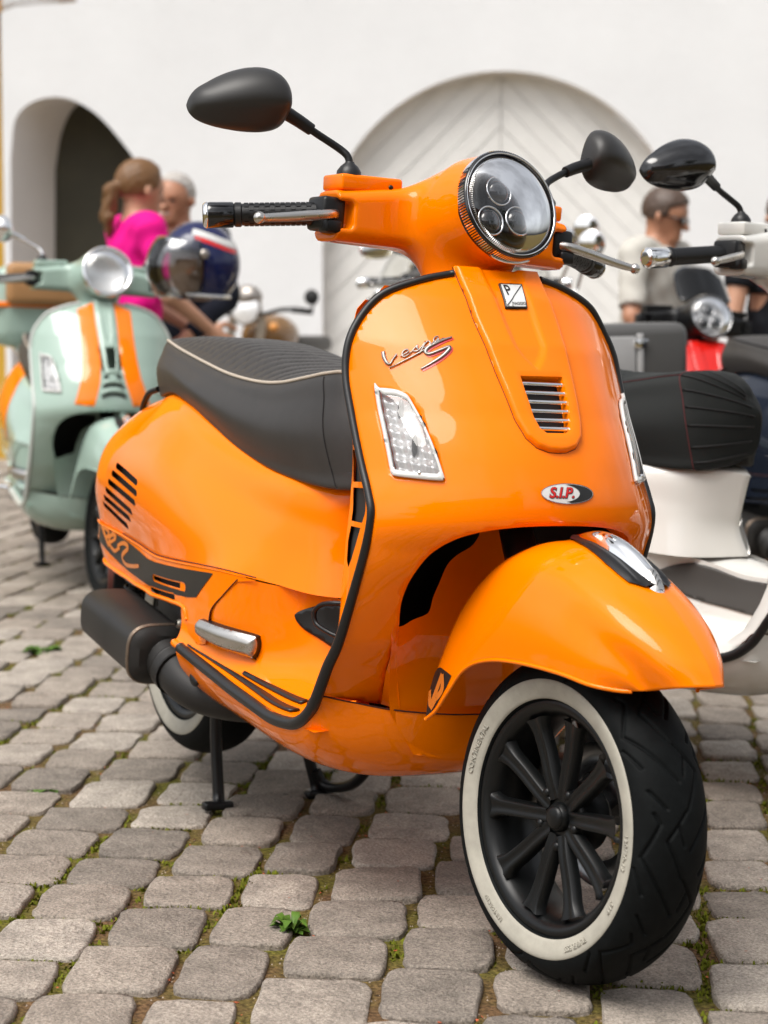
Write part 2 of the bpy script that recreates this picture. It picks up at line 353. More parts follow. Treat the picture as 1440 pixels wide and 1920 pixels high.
for C_, M_, E_ in (((1.638,0,.4665),(1.566,-.046,.4495),(1.540,-.058,.4445)),((1.614,0,.498),(1.545,-.066,.480),(1.522,-.072,.4435)),((1.565,0,.541),(1.500,-.088,.506),(1.490,-.092,.446)),
    ((1.50,0,.584),(1.442,-.099,.528),(1.436,-.102,.453)),((1.43,0,.616),(1.375,-.103,.542),(1.352,-.106,.454)),((1.36,0,.629),(1.312,-.103,.548),(1.275,-.106,.446)),
    ((1.29,0,.623),(1.256,-.098,.545),(1.220,-.106,.425)),((1.23,0,.595),(1.206,-.093,.520),(1.182,-.106,.384)),((1.17,0,.535),(1.160,-.09,.475),(1.155,-.106,.352)),((1.12,0,.44),(1.122,-.087,.41),(1.130,-.106,.334))):
    C_, M_, E_ = map(np.array, (C_, M_, E_))
    q1 = C_ + (M_ - C_) * np.array([.10, .45, .10]); q2 = C_ + (M_ - C_) * np.array([.42, .84, .42])
    FENDER.append([C_, q1, q2, M_, .5 * (M_ + E_) + np.array([0, -.004, 0]), E_])
FENDER = np.swapaxes(np.array(FENDER), 0, 1)
def FD(u, v): return patch(FENDER, u, v)
_IZ = [.30, .36, .41, .45, .52, .60, .65, .72, .80, .88, .95, .99]
_IX = [.95, 1.02, 1.06, 1.092, 1.130, 1.166, 1.179, 1.141, 1.097, 1.062, 1.035, 1.02]
_IB = [.90, .98, 1.01, 1.026, 1.030, 1.036, 1.043, 1.046, 1.034, 1.020, 1.0, .98]
_IY = [.249, .249, .249, .248, .247, .246, .2455, .245, .245, .243, .215, .17]
def IS(t, z):
    """inner side wall of the shield between its edge (t=0) and its back (t=1)"""
    t = np.asarray(t, float); z = np.asarray(z, float)
    x0 = np.interp(z, _IZ, _IX) - .004; x1 = np.interp(z, _IZ, _IB); y0 = np.interp(z, _IZ, _IY) - .006
    return np.stack([x0 + (x1 - x0) * t, -(y0 - .026 * t ** 1.6), z], -1)

# ---- street frame: X to the right of the view, D away from the photographer --------------
FH = np.array([-0.88496497, 0.4656576]); RH = np.array([0.4656576, 0.88496497]); CXY = np.array([3.62773973, -1.48492302])
def W3(X, D, z): p = CXY + RH * X + FH * D; return (float(p[0]), float(p[1]), float(z))
def yaw_of(deg): # heading of something whose front turns deg to the right of "straight at the photographer"
    a = math.radians(deg); v = -FH * math.cos(a) + RH * math.sin(a); return math.atan2(v[1], v[0])
SROT = math.atan2(RH[1], RH[0])

# ---- ground ------------------------------------------------------------------------
def node(nt, t, **k):
    n = nt.nodes.new(t)
    for a, b in k.items(): setattr(n, a, b)
    return n
def ground_mat():
    m = bpy.data.materials.new('soil_and_moss'); m.use_nodes = True; nt = m.node_tree; b = nt.nodes['Principled BSDF']; L = nt.links.new
    tc = node(nt, 'ShaderNodeTexCoord'); n1 = node(nt, 'ShaderNodeTexNoise'); n1.inputs['Scale'].default_value = 5.5; n1.inputs['Detail'].default_value = 5
    n2 = node(nt, 'ShaderNodeTexNoise'); n2.inputs['Scale'].default_value = 130; n2.inputs['Detail'].default_value = 5
    r1 = node(nt, 'ShaderNodeValToRGB'); r1.color_ramp.elements[0].position = .40; r1.color_ramp.elements[1].position = .62
    r1.color_ramp.elements[0].color = (.115, .068, .034, 1); r1.color_ramp.elements[1].color = (.095, .088, .016, 1)
    r2 = node(nt, 'ShaderNodeMapRange'); r2.inputs[1].default_value = .3; r2.inputs[2].default_value = .72; r2.inputs[3].default_value = .35; r2.inputs[4].default_value = 1.9
    mx = node(nt, 'ShaderNodeMix', data_type='RGBA', blend_type='MULTIPLY'); mx.inputs[0].default_value = 1
    bp = node(nt, 'ShaderNodeBump'); bp.inputs['Strength'].default_value = .9; bp.inputs['Distance'].default_value = .006
    L(tc.outputs['Object'], n1.inputs[0]); L(tc.outputs['Object'], n2.inputs[0]); L(n1.outputs[0], r1.inputs[0]); L(n2.outputs[0], r2.inputs[0])
    L(r1.outputs[0], mx.inputs[6]); L(r2.outputs[0], mx.inputs[7]); L(mx.outputs[2], b.inputs['Base Color']); L(n2.outputs[0], bp.inputs['Height']); L(bp.outputs[0], b.inputs['Normal'])
    b.inputs['Roughness'].default_value = .95; b.inputs['Specular IOR Level'].default_value = .15
    return m
def stone_mat():
    m = bpy.data.materials.new('granite_sett'); m.use_nodes = True; nt = m.node_tree; b = nt.nodes['Principled BSDF']; L = nt.links.new
    tc = node(nt, 'ShaderNodeTexCoord'); geo = node(nt, 'ShaderNodeNewGeometry'); oi = node(nt, 'ShaderNodeObjectInfo'); at = node(nt, 'ShaderNodeAttribute', attribute_name='tone')
    base = node(nt, 'ShaderNodeValToRGB'); e = base.color_ramp.elements; e[0].color = (.225, .195, .165, 1); e[1].color = (.43, .38, .325, 1)
    x = base.color_ramp.elements.new(.5); x.color = (.335, .285, .237, 1)
    add = node(nt, 'ShaderNodeMath', operation='ADD'); L(oi.outputs['Random'], add.inputs[0]); L(at.outputs['Fac'], add.inputs[1]); 
    fr = node(nt, 'ShaderNodeMath', operation='FRACT'); L(add.outputs[0], fr.inputs[0]); L(fr.outputs[0], base.inputs[0])
    nA = node(nt, 'ShaderNodeTexNoise'); nA.inputs['Scale'].default_value = 14; nA.inputs['Detail'].default_value = 6; nA.inputs['Roughness'].default_value = .7
    nB = node(nt, 'ShaderNodeTexNoise'); nB.inputs['Scale'].default_value = 210; nB.inputs['Detail'].default_value = 3; nB.inputs['Roughness'].default_value = .8
    vo = node(nt, 'ShaderNodeTexVoronoi'); vo.inputs['Scale'].default_value = 420
    for n in (nA, nB): L(geo.outputs['Position'], n.inputs['Vector'])
    L(geo.outputs['Position'], vo.inputs['Vector'])
    rA = node(nt, 'ShaderNodeMapRange'); rA.inputs[1].default_value = .3; rA.inputs[2].default_value = .7; rA.inputs[3].default_value = .66; rA.inputs[4].default_value = 1.22
    rB = node(nt, 'ShaderNodeMapRange'); rB.inputs[1].default_value = .32; rB.inputs[2].default_value = .68; rB.inputs[3].default_value = .48; rB.inputs[4].default_value = 1.45
    L(nA.outputs[0], rA.inputs[0]); L(nB.outputs[0], rB.inputs[0])
    m1 = node(nt, 'ShaderNodeMix', data_type='RGBA', blend_type='MULTIPLY'); m1.inputs[0].default_value = 1; L(base.outputs[0], m1.inputs[6]); L(rA.outputs[0], m1.inputs[7])
    m2 = node(nt, 'ShaderNodeMix', data_type='RGBA', blend_type='MULTIPLY'); m2.inputs[0].default_value = 1; L(m1.outputs[2], m2.inputs[6]); L(rB.outputs[0], m2.inputs[7])
    # lichen and dirt creeping in from the joints, by height below the crown
    L(m2.outputs[2], b.inputs['Base Color'])
    nC = node(nt, 'ShaderNodeTexNoise'); nC.inputs['Scale'].default_value = 62; nC.inputs['Detail'].default_value = 4; nC.inputs['Roughness'].default_value = .6; L(geo.outputs['Position'], nC.inputs['Vector'])
    ad0 = node(nt, 'ShaderNodeMath', operation='MULTIPLY_ADD'); ad0.inputs[1].default_value = 1.6; L(nC.outputs[0], ad0.inputs[0]); L(nB.outputs[0], ad0.inputs[2])
    ad = node(nt, 'ShaderNodeMath', operation='MULTIPLY_ADD'); ad.inputs[1].default_value = 2.4; L(nA.outputs[0], ad.inputs[0]); L(ad0.outputs[0], ad.inputs[2])
    bp = node(nt, 'ShaderNodeBump'); bp.inputs['Strength'].default_value = .9; bp.inputs['Distance'].default_value = .0042
    L(ad.outputs[0], bp.inputs['Height']); L(bp.outputs[0], b.inputs['Normal']); b.inputs['Roughness'].default_value = .82; b.inputs['Specular IOR Level'].default_value = .3
    return m
M['soil'] = ground_mat(); M['stone'] = stone_mat()
gv = [(-60, -60, -.008), (60, -60, -.008), (60, 60, -.008), (-60, 60, -.008)]
ground = obj('ground', mesh(gv, [(0, 1, 2, 3)]), M['soil']); tag(ground, kind='structure')

def sett_mesh(r):
    """one unit sett: rounded irregular outline, crowned top, 12 corners"""
    V = []; out = []; cr_ = [r.uniform(.08, .21) for _ in range(4)]
    for q, (sx, sy) in enumerate(((1, 1), (-1, 1), (-1, -1), (1, -1))):
        cxy = (.5 * sx * r.uniform(.93, 1.03), .5 * sy * r.uniform(.93, 1.03)); R_ = cr_[q]; b0 = q * math.pi / 2
        for t in (0, .5, 1): an_ = b0 + t * math.pi / 2; out.append((cxy[0] - sx * R_ + R_ * math.cos(an_), cxy[1] - sy * R_ + R_ * math.sin(an_)))
        nx = ((-.17, .5), (-.5, -.17), (.17, -.5), (.5, .17))[q]; nx2 = ((.17, .5), (-.5, .17), (-.17, -.5), (.5, -.17))[q]
        for m_ in (nx2, nx): f_ = r.uniform(.945, 1.04); out.append((m_[0] * (f_ if abs(m_[0]) > .3 else 1), m_[1] * (f_ if abs(m_[1]) > .3 else 1)))
    k = len(out)
    for sc, z in ((1.01, -.05), (1.0, -.004), (.985, -.0008), (.93, 0.0006)):
        for (x, y) in out: V.append((x * sc, y * sc, z + (r.uniform(-.0016, .0016) if z > -.02 else 0)))
    F_ = []
    for l in range(3):
        for i in range(k): a = l * k + i; b2 = l * k + (i + 1) % k; F_.append((a, b2, b2 + k, a + k))
    c = len(V); V.append((0, 0, .0008 + r.uniform(-.0015, .0015)))
    for i in range(k): F_.append((3 * k + i, 3 * k + (i + 1) % k, c))
    return V, F_
pr = random.Random(11)
variants = [sett_mesh(pr) for _ in range(9)]
vmesh = []
for v, f in variants:
    me = mesh(v, f); me.materials.append(M['stone']); me.shade_smooth(); set_auto(me, 38); vmesh.append(me)
DV = np.array([-.8030, .5960]); NV = np.array([.5960, .8030]); dn = math.hypot(*DV); DV /= dn; NV /= math.hypot(*NV)
known = [-.06, .100, .255, .393, .560, .712, .865, 1.016, 1.147]
lines = list(known)
while lines[-1] < 9.5: lines.append(lines[-1] + pr.uniform(.14, .162))
while lines[0] > -8.5: lines.insert(0, lines[0] - pr.uniform(.145, .168))
setts = []; joints = []
for a, b in zip(lines[:-1], lines[1:]):
    t = -3.2 + pr.uniform(0, .2)
    while t < 15.5:
        ln = pr.uniform(.172, .222); c = t + ln / 2; w = b - a; n = (a + b) / 2
        p = DV * c + NV * n; rel = p - CXY; X = rel @ RH; D = rel @ FH
        t += ln
        if D < .9 or D > 14.2 or abs(X) > .215 * D + 1.5: continue
        gj = pr.uniform(.011, .022); gc = pr.uniform(.006, .014)
        setts.append((D, p, ln - gc, w - gj, pr.randrange(9), pr.uniform(-.045, .045), pr.uniform(-.003, .004), pr.uniform(-.022, .022), pr.uniform(-.022, .022), pr.choice((0, math.pi))))
        if D < 9 and D > 1.8 and abs(X) < .21 * D + .5: joints.append((D, p + NV * (w / 2), ln, gj)); joints.append((D, p + DV * (ln / 2), -w, gc))
setts.sort(key=lambda s: s[0] + (0 if s[0] > 1.85 and abs((s[1] - CXY) @ RH) < .205 * s[0] + .12 else 50))
ang0 = math.atan2(DV[1], DV[0])
def sett_matrix(s):
    D, p, l, w, k, tw, dz, rx, ry, fl = s
    return Matrix.Translation((p[0], p[1], dz)) @ Matrix.Rotation(ang0 + tw + fl, 4, 'Z') @ Matrix.Rotation(rx, 4, 'X') @ Matrix.Rotation(ry, 4, 'Y') @ Matrix(((1, -.21, 0, 0), (0, 1, 0, 0), (0, 0, 1, 0), (0, 0, 0, 1))) @ Matrix.Diagonal((l, w, 1, 1))
for s in setts[:300]:
    o = bpy.data.objects.new('stone', vmesh[s[4]]); COL.objects.link(o); o.parent = ground; o.matrix_local = sett_matrix(s)
V = []; Fc = []; tone = []
for s in setts[300:]:
    v, f = variants[s[4]]; A = np.array(sett_matrix(s)); v = np.array(v); w_ = v @ A[:3, :3].T + A[:3, 3]; k = len(V); V += w_.tolist(); Fc += [tuple(i + k for i in q) for q in f]; tone += [pr.random()] * len(v)
me = mesh(V, Fc); at = me.attributes.new('tone', 'FLOAT', 'POINT'); at.data.foreach_set('value', tone)
far = obj('paving_stones', me, M['stone'], ground); tag(far, kind='stuff')

# moss cushions, grit and fallen petals in the joints
M['moss'] = pm('moss_green', (.13, .145, .012), .9, var=.5, vscale=30, spec=.15)
M['grit'] = pm('grit', (.30, .24, .19), .9, var=.4, vscale=50)
M['petal'] = pm('fallen_petal', (.42, .09, .03), .7, var=.4, vscale=60)
mv, mf, gvv, gf, pv, pf = [], [], [], [], [], []
patch_noise = lambda p: math.sin(p[0] * 5.1 + 1.3) * math.sin(p[1] * 4.3 + .4) + .6 * math.sin(p[0] * 13 + p[1] * 9) + .3 * math.sin(p[1] * 29 - p[0] * 17)
def blade(V, F_, c, h, w, a, tilt):
    dx, dy = math.cos(a), math.sin(a); k = len(V)
    V += [(c[0] - dy * w, c[1] + dx * w, c[2]), (c[0] + dy * w, c[1] - dx * w, c[2]), (c[0] + dx * tilt + dy * w * .5, c[1] + dy * tilt - dx * w * .5, c[2] + h), (c[0] + dx * tilt - dy * w * .5, c[1] + dy * tilt + dx * w * .5, c[2] + h * .9)]; F_ += [(k, k + 1, k + 2, k + 3)]
for D, p, ln, gj in joints:
    if D > 6.5: continue
    along, across = (DV, NV) if ln > 0 else (NV, DV); L_ = abs(ln)
    dens = 1.0 if D < 4.2 else .45
    for _ in range(int(34 * dens * L_ / .2)):
        q = p + along * pr.uniform(-.5, .5) * L_ + across * pr.gauss(0, .28) * gj; pn = patch_noise(q)
        if pn > .25:
            for _ in range(3 if pn > .8 else 2): blade(mv, mf, (q[0] + pr.gauss(0, .004), q[1] + pr.gauss(0, .004), -.008), pr.uniform(.003, .007 if pn < .9 else .011), pr.uniform(.0015, .0032), pr.uniform(0, 6.3), pr.uniform(.001, .007))
        elif pr.random() < .32:
            s_ = pr.uniform(.0012, .0034); k = len(gvv); z = -.0095; a = pr.uniform(0, 6)
            gvv += [(q[0] + s_ * math.cos(a + i * 2.09), q[1] + s_ * math.sin(a + i * 2.09), z) for i in range(3)] + [(q[0], q[1], z + s_ * 1.3)]; gf += [(k, k + 1, k + 3), (k + 1, k + 2, k + 3), (k + 2, k, k + 3)]
    if D < 4.6 and pr.random() < .5:
        for _ in range(pr.randrange(1, 5)):
            q = p + along * pr.uniform(-.4, .4) * L_ + across * pr.gauss(0, .35) * gj; s_ = pr.uniform(.0018, .005); a = pr.uniform(0, 6); k = len(pv); z = pr.uniform(-.0085, -.004)
            pv += [(q[0] + s_ * r_ * math.cos(a + i * 1.57), q[1] + s_ * r_ * math.sin(a + i * 1.57), z + pr.uniform(0, .003)) for i, r_ in enumerate((1, .5, 1, .6))]; pf += [(k, k + 1, k + 2, k + 3)]
for D_ in range(70):   # a few petals lie on the stones
    s = setts[pr.randrange(170)]; q = s[1] + DV * pr.uniform(-.4, .4) * s[2] + NV * pr.uniform(-.4, .4) * s[3]; s_ = pr.uniform(.0015, .0035); a = pr.uniform(0, 6); k = len(pv)
    pv += [(q[0] + s_ * r_ * math.cos(a + i * 1.57), q[1] + s_ * r_ * math.sin(a + i * 1.57), s[6] + .0045) for i, r_ in enumerate((1, .5, 1, .6))]; pf += [(k, k + 1, k + 2, k + 3)]
mo = obj('moss', mesh(mv, mf), M['moss']); tag(mo, 'green moss cushions growing in the joints between the setts', 'moss', kind='stuff')
gr = obj('grit', mesh(gvv, gf), M['grit']); tag(gr, 'loose grit lying in the joints between the setts', 'grit', kind='stuff')
pe = obj('fallen_petals', mesh(pv, pf), M['petal'], smooth=False); tag(pe, 'tiny orange red petals scattered over the setts and joints', 'petals', kind='stuff')

# leafy weeds in the joints
M['leaf'] = pm('weed_leaf', (.075, .15, .018), .6, var=.35, vscale=60, spec=.3)
def weed(p, r, n, h, seed, label):
    rr = random.Random(seed); V = []; F_ = []
    for i in range(n):
        a = rr.uniform(0, 6.28); l = r * rr.uniform(.45, 1); w = l * rr.uniform(.16, .3); up = h * rr.uniform(.3, 1); d = Vector((math.cos(a), math.sin(a), 0)); s_ = Vector((-d.y, d.x, 0)); k = len(V)
        b0 = Vector((p[0], p[1], -.008)) + d * l * .05; pts = [b0, b0 + d * l * .35 + s_ * w * .7 + Vector((0, 0, up * .7)), b0 + d * l * .7 + s_ * w + Vector((0, 0, up)), b0 + d * l + Vector((0, 0, up * .65)), b0 + d * l * .7 - s_ * w + Vector((0, 0, up)), b0 + d * l * .35 - s_ * w * .7 + Vector((0, 0, up * .7))]
        V += [tuple(q) for q in pts]; F_ += [(k, k + 1, k + 2, k + 5), (k + 5, k + 2, k + 3, k + 4)]
    o = obj('weed', mesh(V, F_), M['leaf']); tag(o, label, 'weed', 'weeds growing between the setts'); return o
weed((.992, -.256), .036, 46, .03, 3, 'bushy green weed in the joint left of the front tyre')
weed((-.063, -.314), .052, 26, .014, 4, 'small flat green weed at the left edge of the paving')
weed((-1.651, .183), .06, 26, .025, 5, 'pale green weed far left near the exhaust')

# ---- white building with gate arches -------------------------------------------------------
def plaster_mat(name, col, var=.05):
    m = pm(name, col, .9, var=var, vscale=.9, bump=.25, bscale=18, spec=.2, dist=.01); return m
M['white_wall'] = plaster_mat('white_plaster', (.77, .775, .78)); M['arch_wall'] = plaster_mat('reveal_plaster', (.82, .78, .75))  # second one: even warm plaster tone for both gate reveals
M['gate_wood'] = pm('pale_gate_wood', (.78, .77, .74), .7, var=.05, vscale=6)
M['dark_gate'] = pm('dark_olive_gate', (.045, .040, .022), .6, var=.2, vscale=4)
M['ochre'] = plaster_mat('ochre_plaster', (.62, .38, .06), .12); M['ochre_dark'] = plaster_mat('ochre_stone', (.36, .19, .055), .3)
bld = empty('building', W3(0, 13, 0), (0, 0, SROT), 'white plastered building with a dark archway and a pale round topped gate', 'building')
# local frame of the building: x right, y away, z up
archL = [(-2.525, -.3), (-2.515, 1.2), (-2.505, 2.05), (-2.475, 2.29), (-2.395, 2.395), (-2.285, 2.443), (-2.16, 2.45), (-2.035, 2.41), (-1.91, 2.325), (-1.79, 2.195), (-1.667, 2.03), (-1.575, 1.85), (-1.52, 1.62), (-1.505, 1.3), (-1.50, -.3)]
archL = np.array(archL); arch_s = np.concatenate([archL[:2], spline(archL[2:14], 48), archL[14:]])
door = [(-.42, -.3)] + [(.79 - 1.21 * math.cos(t), 1.43 + 1.205 * math.sin(t)) for t in np.linspace(0, math.pi, 49)] + [(2.0, -.3)]
door = np.array(door)
wallo = np.array([(-2.548, -.3)] + archL[:1].tolist()); 
outer = [(-2.548, -.3), *arch_s.tolist(), (door[0][0], -.3), *door[1:-1].tolist(), (2.0, -.3), (9, -.3), (9, 7), (-2.548, 7)]
f_w = lambda a, b: np.stack([np.asarray(a, float), 0 * np.asarray(a, float), np.asarray(b, float)], -1)
wl = obj('wall', mesh(*sheet(outer, f_w, .35)), M['white_wall'], bld, smooth=False)
wret = obj('corner', mesh(*loft([[(-2.548, 0, -.3), (-2.548, 0, 7)], [(-2.556, .01, -.3), (-2.556, .01, 7)], [(-2.560, .04, -.3), (-2.560, .04, 7)], [(-2.560, .4, -.3), (-2.560, .4, 7)]], 2, 12)), M['white_wall'], bld)
# deep reveal of the left archway
back = np.array([(-2.328, -.3), (-2.322, 1.3), (-2.31, 2.02), (-2.27, 2.25), (-2.21, 2.40), (-2.14, 2.475), (-2.05, 2.49), (-1.95, 2.46), (-1.84, 2.385), (-1.73, 2.27), (-1.60, 2.10), (-1.5, 1.90), (-1.45, 1.68), (-1.43, 1.4), (-1.43, -.3)])
back_s = np.concatenate([back[:2], spline(back[2:14], 48), back[14:]])
V = [(x, 0, z) for x, z in arch_s] + [(x, .6, z) for x, z in back_s]; n_ = len(arch_s)
obj('archway', mesh(V, [(i, i + 1, n_ + i + 1, n_ + i) for i in range(n_ - 1)]), M['arch_wall'], bld)
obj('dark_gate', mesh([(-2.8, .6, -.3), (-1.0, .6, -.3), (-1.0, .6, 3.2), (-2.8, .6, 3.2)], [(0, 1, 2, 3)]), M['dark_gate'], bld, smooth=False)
# round topped gate: reveal and chevron boards
dep = .16
V = [(x, 0, z) for x, z in door] + [(x, dep, z) for x, z in door]; n_ = len(door)
obj('gate_reveal', mesh(V, [(i, i + 1, n_ + i + 1, n_ + i) for i in range(n_ - 1)]), M['arch_wall'], bld)
inner = door.copy(); 
obj('gate_backing', mesh([(x, dep + .02, z) for x, z in door], [tuple(range(n_))]), M['gate_wood'], bld, smooth=False)
def clip_poly(poly, keep):
    out = []
    for i in range(len(poly)):
        p, q = poly[i], poly[(i + 1) % len(poly)]; a, b = keep(p), keep(q)
        if a >= 0: out.append(p)
        if (a >= 0) != (b >= 0): t = a / (a - b); out.append((p[0] + (q[0] - p[0]) * t, p[1] + (q[1] - p[1]) * t))
    return out
bw = .17; cx = .78; slope = 1.0
for sgn in (-1, 1):
    for k in range(34):   # boards run down and outwards from the centre line
        c0 = -2.2 + k * bw; c1 = c0 + bw - .006
        P = [tuple(p) for p in door]
        P = clip_poly(P, lambda p: sgn * (p[0] - cx) - .004)
        P = clip_poly(P, lambda p: (p[1] + slope * sgn * (p[0] - cx)) - (c0 + .75) )
        if len(P) >= 3: P = clip_poly(P, lambda p: (c1 + .75) - (p[1] + slope * sgn * (p[0] - cx)))
        if len(P) < 3: continue
        A = abs(sum(P[i][0] * P[(i + 1) % len(P)][1] - P[(i + 1) % len(P)][0] * P[i][1] for i in range(len(P)))) / 2
        if A < .004: continue
        y0 = dep + .004 if k % 2 else dep - .001
        n2 = len(P); V = [(x, y0, z) for x, z in P] + [(x, dep + .018, z) for x, z in P]
        obj('board', mesh(V, [tuple(range(n2))] + [(i, (i + 1) % n2, n2 + (i + 1) % n2, n2 + i) for i in range(n2)]), M['gate_wood'], bld, smooth=False)
# ochre house beyond the corner
och = empty('building', W3(-4.655, 13.45, 0), (0, 0, SROT), 'ochre yellow house at the left edge beyond the white corner', 'building')
obj('wall', mesh(*box((0, .5, 3), (2.1, .5, 3.5), .02)), M['ochre'], och, smooth=40)
hood = [(-2.0, 3.06), (1.9, 3.06), (2.08, 3.0), (2.2, 3.045), (2.6, 3.07), (2.6, 3.4), (-2.0, 3.4)]
V = [(x, -.45, z) for x, z in hood] + [(x, .2, z) for x, z in hood]; n_ = len(hood)
obj('cornice', mesh(V, [tuple(range(n_)), tuple(reversed(range(n_, 2 * n_)))] + [(i, (i + 1) % n_, n_ + (i + 1) % n_, n_ + i) for i in range(n_)]), M['ochre_dark'], och, smooth=False)

# ---- the scooter -------------------------------------------------------------------------
# own frame: x forward, y to the rider's left, z up, origin on the ground under the rear axle
CAST = .45; SA = Vector((-math.sin(CAST), 0, math.cos(CAST))); SP = Vector((1.34, 0, .236))
STEER = Matrix.Translation(SP) @ Matrix.Rotation(0.0905, 4, SA) @ Matrix.Translation(-SP)
LEAN = 0.04574
orange = empty('scooter', (0, 0, 0), (-LEAN, 0, 0), 'glossy orange scooter with black mirrors and white walled tyres in the foreground', 'scooter', 'scooters parked in the courtyard')
TWIN = {}
class Pair:
    def __init__(s, q): s.q = q
def both(q): return Pair(q)
def weld(q):
    v, f = join(q, mir(q)); bm = bmesh.new(); vs = [bm.verts.new(x) for x in v]
    for i in f:
        try: bm.faces.new([vs[k] for k in i])
        except ValueError: pass
    bmesh.ops.remove_doubles(bm, verts=bm.verts, dist=2e-4); bm.verts.index_update()
    r = [tuple(x.co) for x in bm.verts], [tuple(x.index for x in g.verts) for g in bm.faces]; bm.free(); return r
def part(name, pv_, mat, par=orange, steer=False, smooth=True, label=None, kind=None):
    if isinstance(pv_, Pair):
        a = part(name, pv_.q, mat, par, steer, smooth, label, kind); b = part(name, mir(pv_.q), mat, TWIN.get(par, par), steer, smooth, label, kind); TWIN[a] = b; return a
    o = obj(name, mesh(*pv_), mat, par, smooth)
    if steer: o.matrix_local = STEER
    if label: o['label'] = label
    if kind: o['kind'] = kind
    return o
def surf_sheet(name, f, pts, mat, par, step=.004, sc=(1, 1), h=.0, sign=1, t=0, holes=(), steer=False, smooth=True):
    g = lift(f, h, sign) if (callable(h) or h) else f
    o = part(name, sheet(pts, g, step, holes, sc), mat, par, steer, smooth)
    return o
_solid = solid
def solid(o, t, off=-1):
    _solid(o, t, off)
    if o in TWIN: _solid(TWIN[o], t, off)
    return o
def stroke(path, w, f, n=50, wend=None, sharp=False):
    """ribbon mesh data along a 2D path on surface f (metres wide)"""
    P = np.asarray(path, float) if sharp else spline(path, n)
    if sharp: P = np.concatenate([np.linspace(P[i], P[i + 1], 10, endpoint=(i == len(P) - 2)) for i in range(len(P) - 1)])
    Q = f(P[:, 0], P[:, 1]); T = np.gradient(Q, axis=0); T /= np.linalg.norm(T, axis=1)[:, None] + 1e-9
    N = nrm(f, P[:, 0], P[:, 1]); B = np.cross(N, T); ww = np.interp(np.linspace(0, 1, len(P)), np.linspace(0, 1, len(np.atleast_1d(w))), np.atleast_1d(w)) / 2
    V = np.stack([Q - B * ww[:, None], Q + B * ww[:, None]], 1).reshape(-1, 3)
    return V.tolist(), grid_faces(len(P), 2)
mirp = lambda P: [(-a, b) for a, b in P]

# -- leg shield ------------------------------------------------------------
trim_half = [(-.0771, 1.0076), (-.1279, .995), (-.1831, .972), (-.2144, .9403), (-.2365, .8994), (-.2445, .8509), (-.2455, .7913), (-.2455, .7224), (-.2455, .6811), (-.246, .6489), (-.2465, .5984), (-.2475, .5204), (-.248, .451), (-.248, .410), (-.246, .362)]
arch_half = [(0, .6465), (-.04, .6455), (-.075, .643), (-.112, .637), (-.1406, .6275), (-.1584, .6154), (-.1675, .6047), (-.1755, .5909), (-.1805, .5736), (-.183, .556), (-.183, .539), (-.181, .519), (-.176, .5005), (-.170, .482), (-.167, .465)]
th = spline(trim_half, 90); ah = spline(arch_half, 50)
low_half = [(-.163, .44), (-.154, .40), (-.138, .343)]
seam_half = [(-.162, .3465), (-.205, .355)]
Rh_ = list(map(tuple, th)) + [tuple(p) for p in reversed(seam_half)] + [tuple(p) for p in reversed(low_half)] + [tuple(p) for p in ah[::-1]]
ind = [(-.2184, .8297), (-.2128, .8310), (-.1979, .8298), (-.1884, .8252), (-.1832, .8165), (-.1736, .7766), (-.1648, .7138), (-.1658, .7075), (-.1712, .7042), (-.2131, .7065), (-.2183, .7105), (-.2192, .7205)]
ind = [tuple(q) for q in spline(ind, 60, True)]; cen = np.mean(ind, 0); shr = lambda k: [tuple(cen + (np.array(q) - cen) * k) for q in ind]
notch = [(0, .7720), (-.018, .7720), (-.031, .781), (-.0375, .798), (-.0425, .835), (-.0435, .859), (0, .859)]
half = [(0, 1.02)] + Rh_ + notch
o_half = sheet([(a, b) for a, b in half], SH, .008, [shr(.93)])
leg = part('leg_shield', weld(o_half), M['paint']); solid(leg, .004, 1)
bmw = bmesh.new(); bmw.from_mesh(leg.data); bmesh.ops.remove_doubles(bmw, verts=bmw.verts, dist=2e-4); bmesh.ops.recalc_face_normals(bmw, faces=bmw.faces)
if sum(f.normal.x * f.calc_area() for f in bmw.faces) < 0: bmesh.ops.reverse_faces(bmw, faces=bmw.faces)
bmw.to_mesh(leg.data); bmw.free(); leg.data.shade_smooth(); leg.modifiers['solid'].offset = -1
# lip that turns inwards round the wheel arch
A_ = np.array([*ah, *[np.array(p) for p in low_half]]); Q = SH(A_[:, 0], A_[:, 1]); Qi = Q + np.array([-.035, .006, .003]); lowz = A_[:, 1] < .478; Qi[lowz] = SPL(A_[lowz, 0] + .008, A_[lowz, 1]); Qm = Q + np.array([-.008, .0008, .0008]); Qm[lowz] = Q[lowz] * .82 + Qi[lowz] * .18
V = np.stack([Q, Qm, Qi], 1).reshape(-1, 3); part('arch_lip', both((V.tolist(), grid_faces(len(Q), 3))), M['paint'], leg)
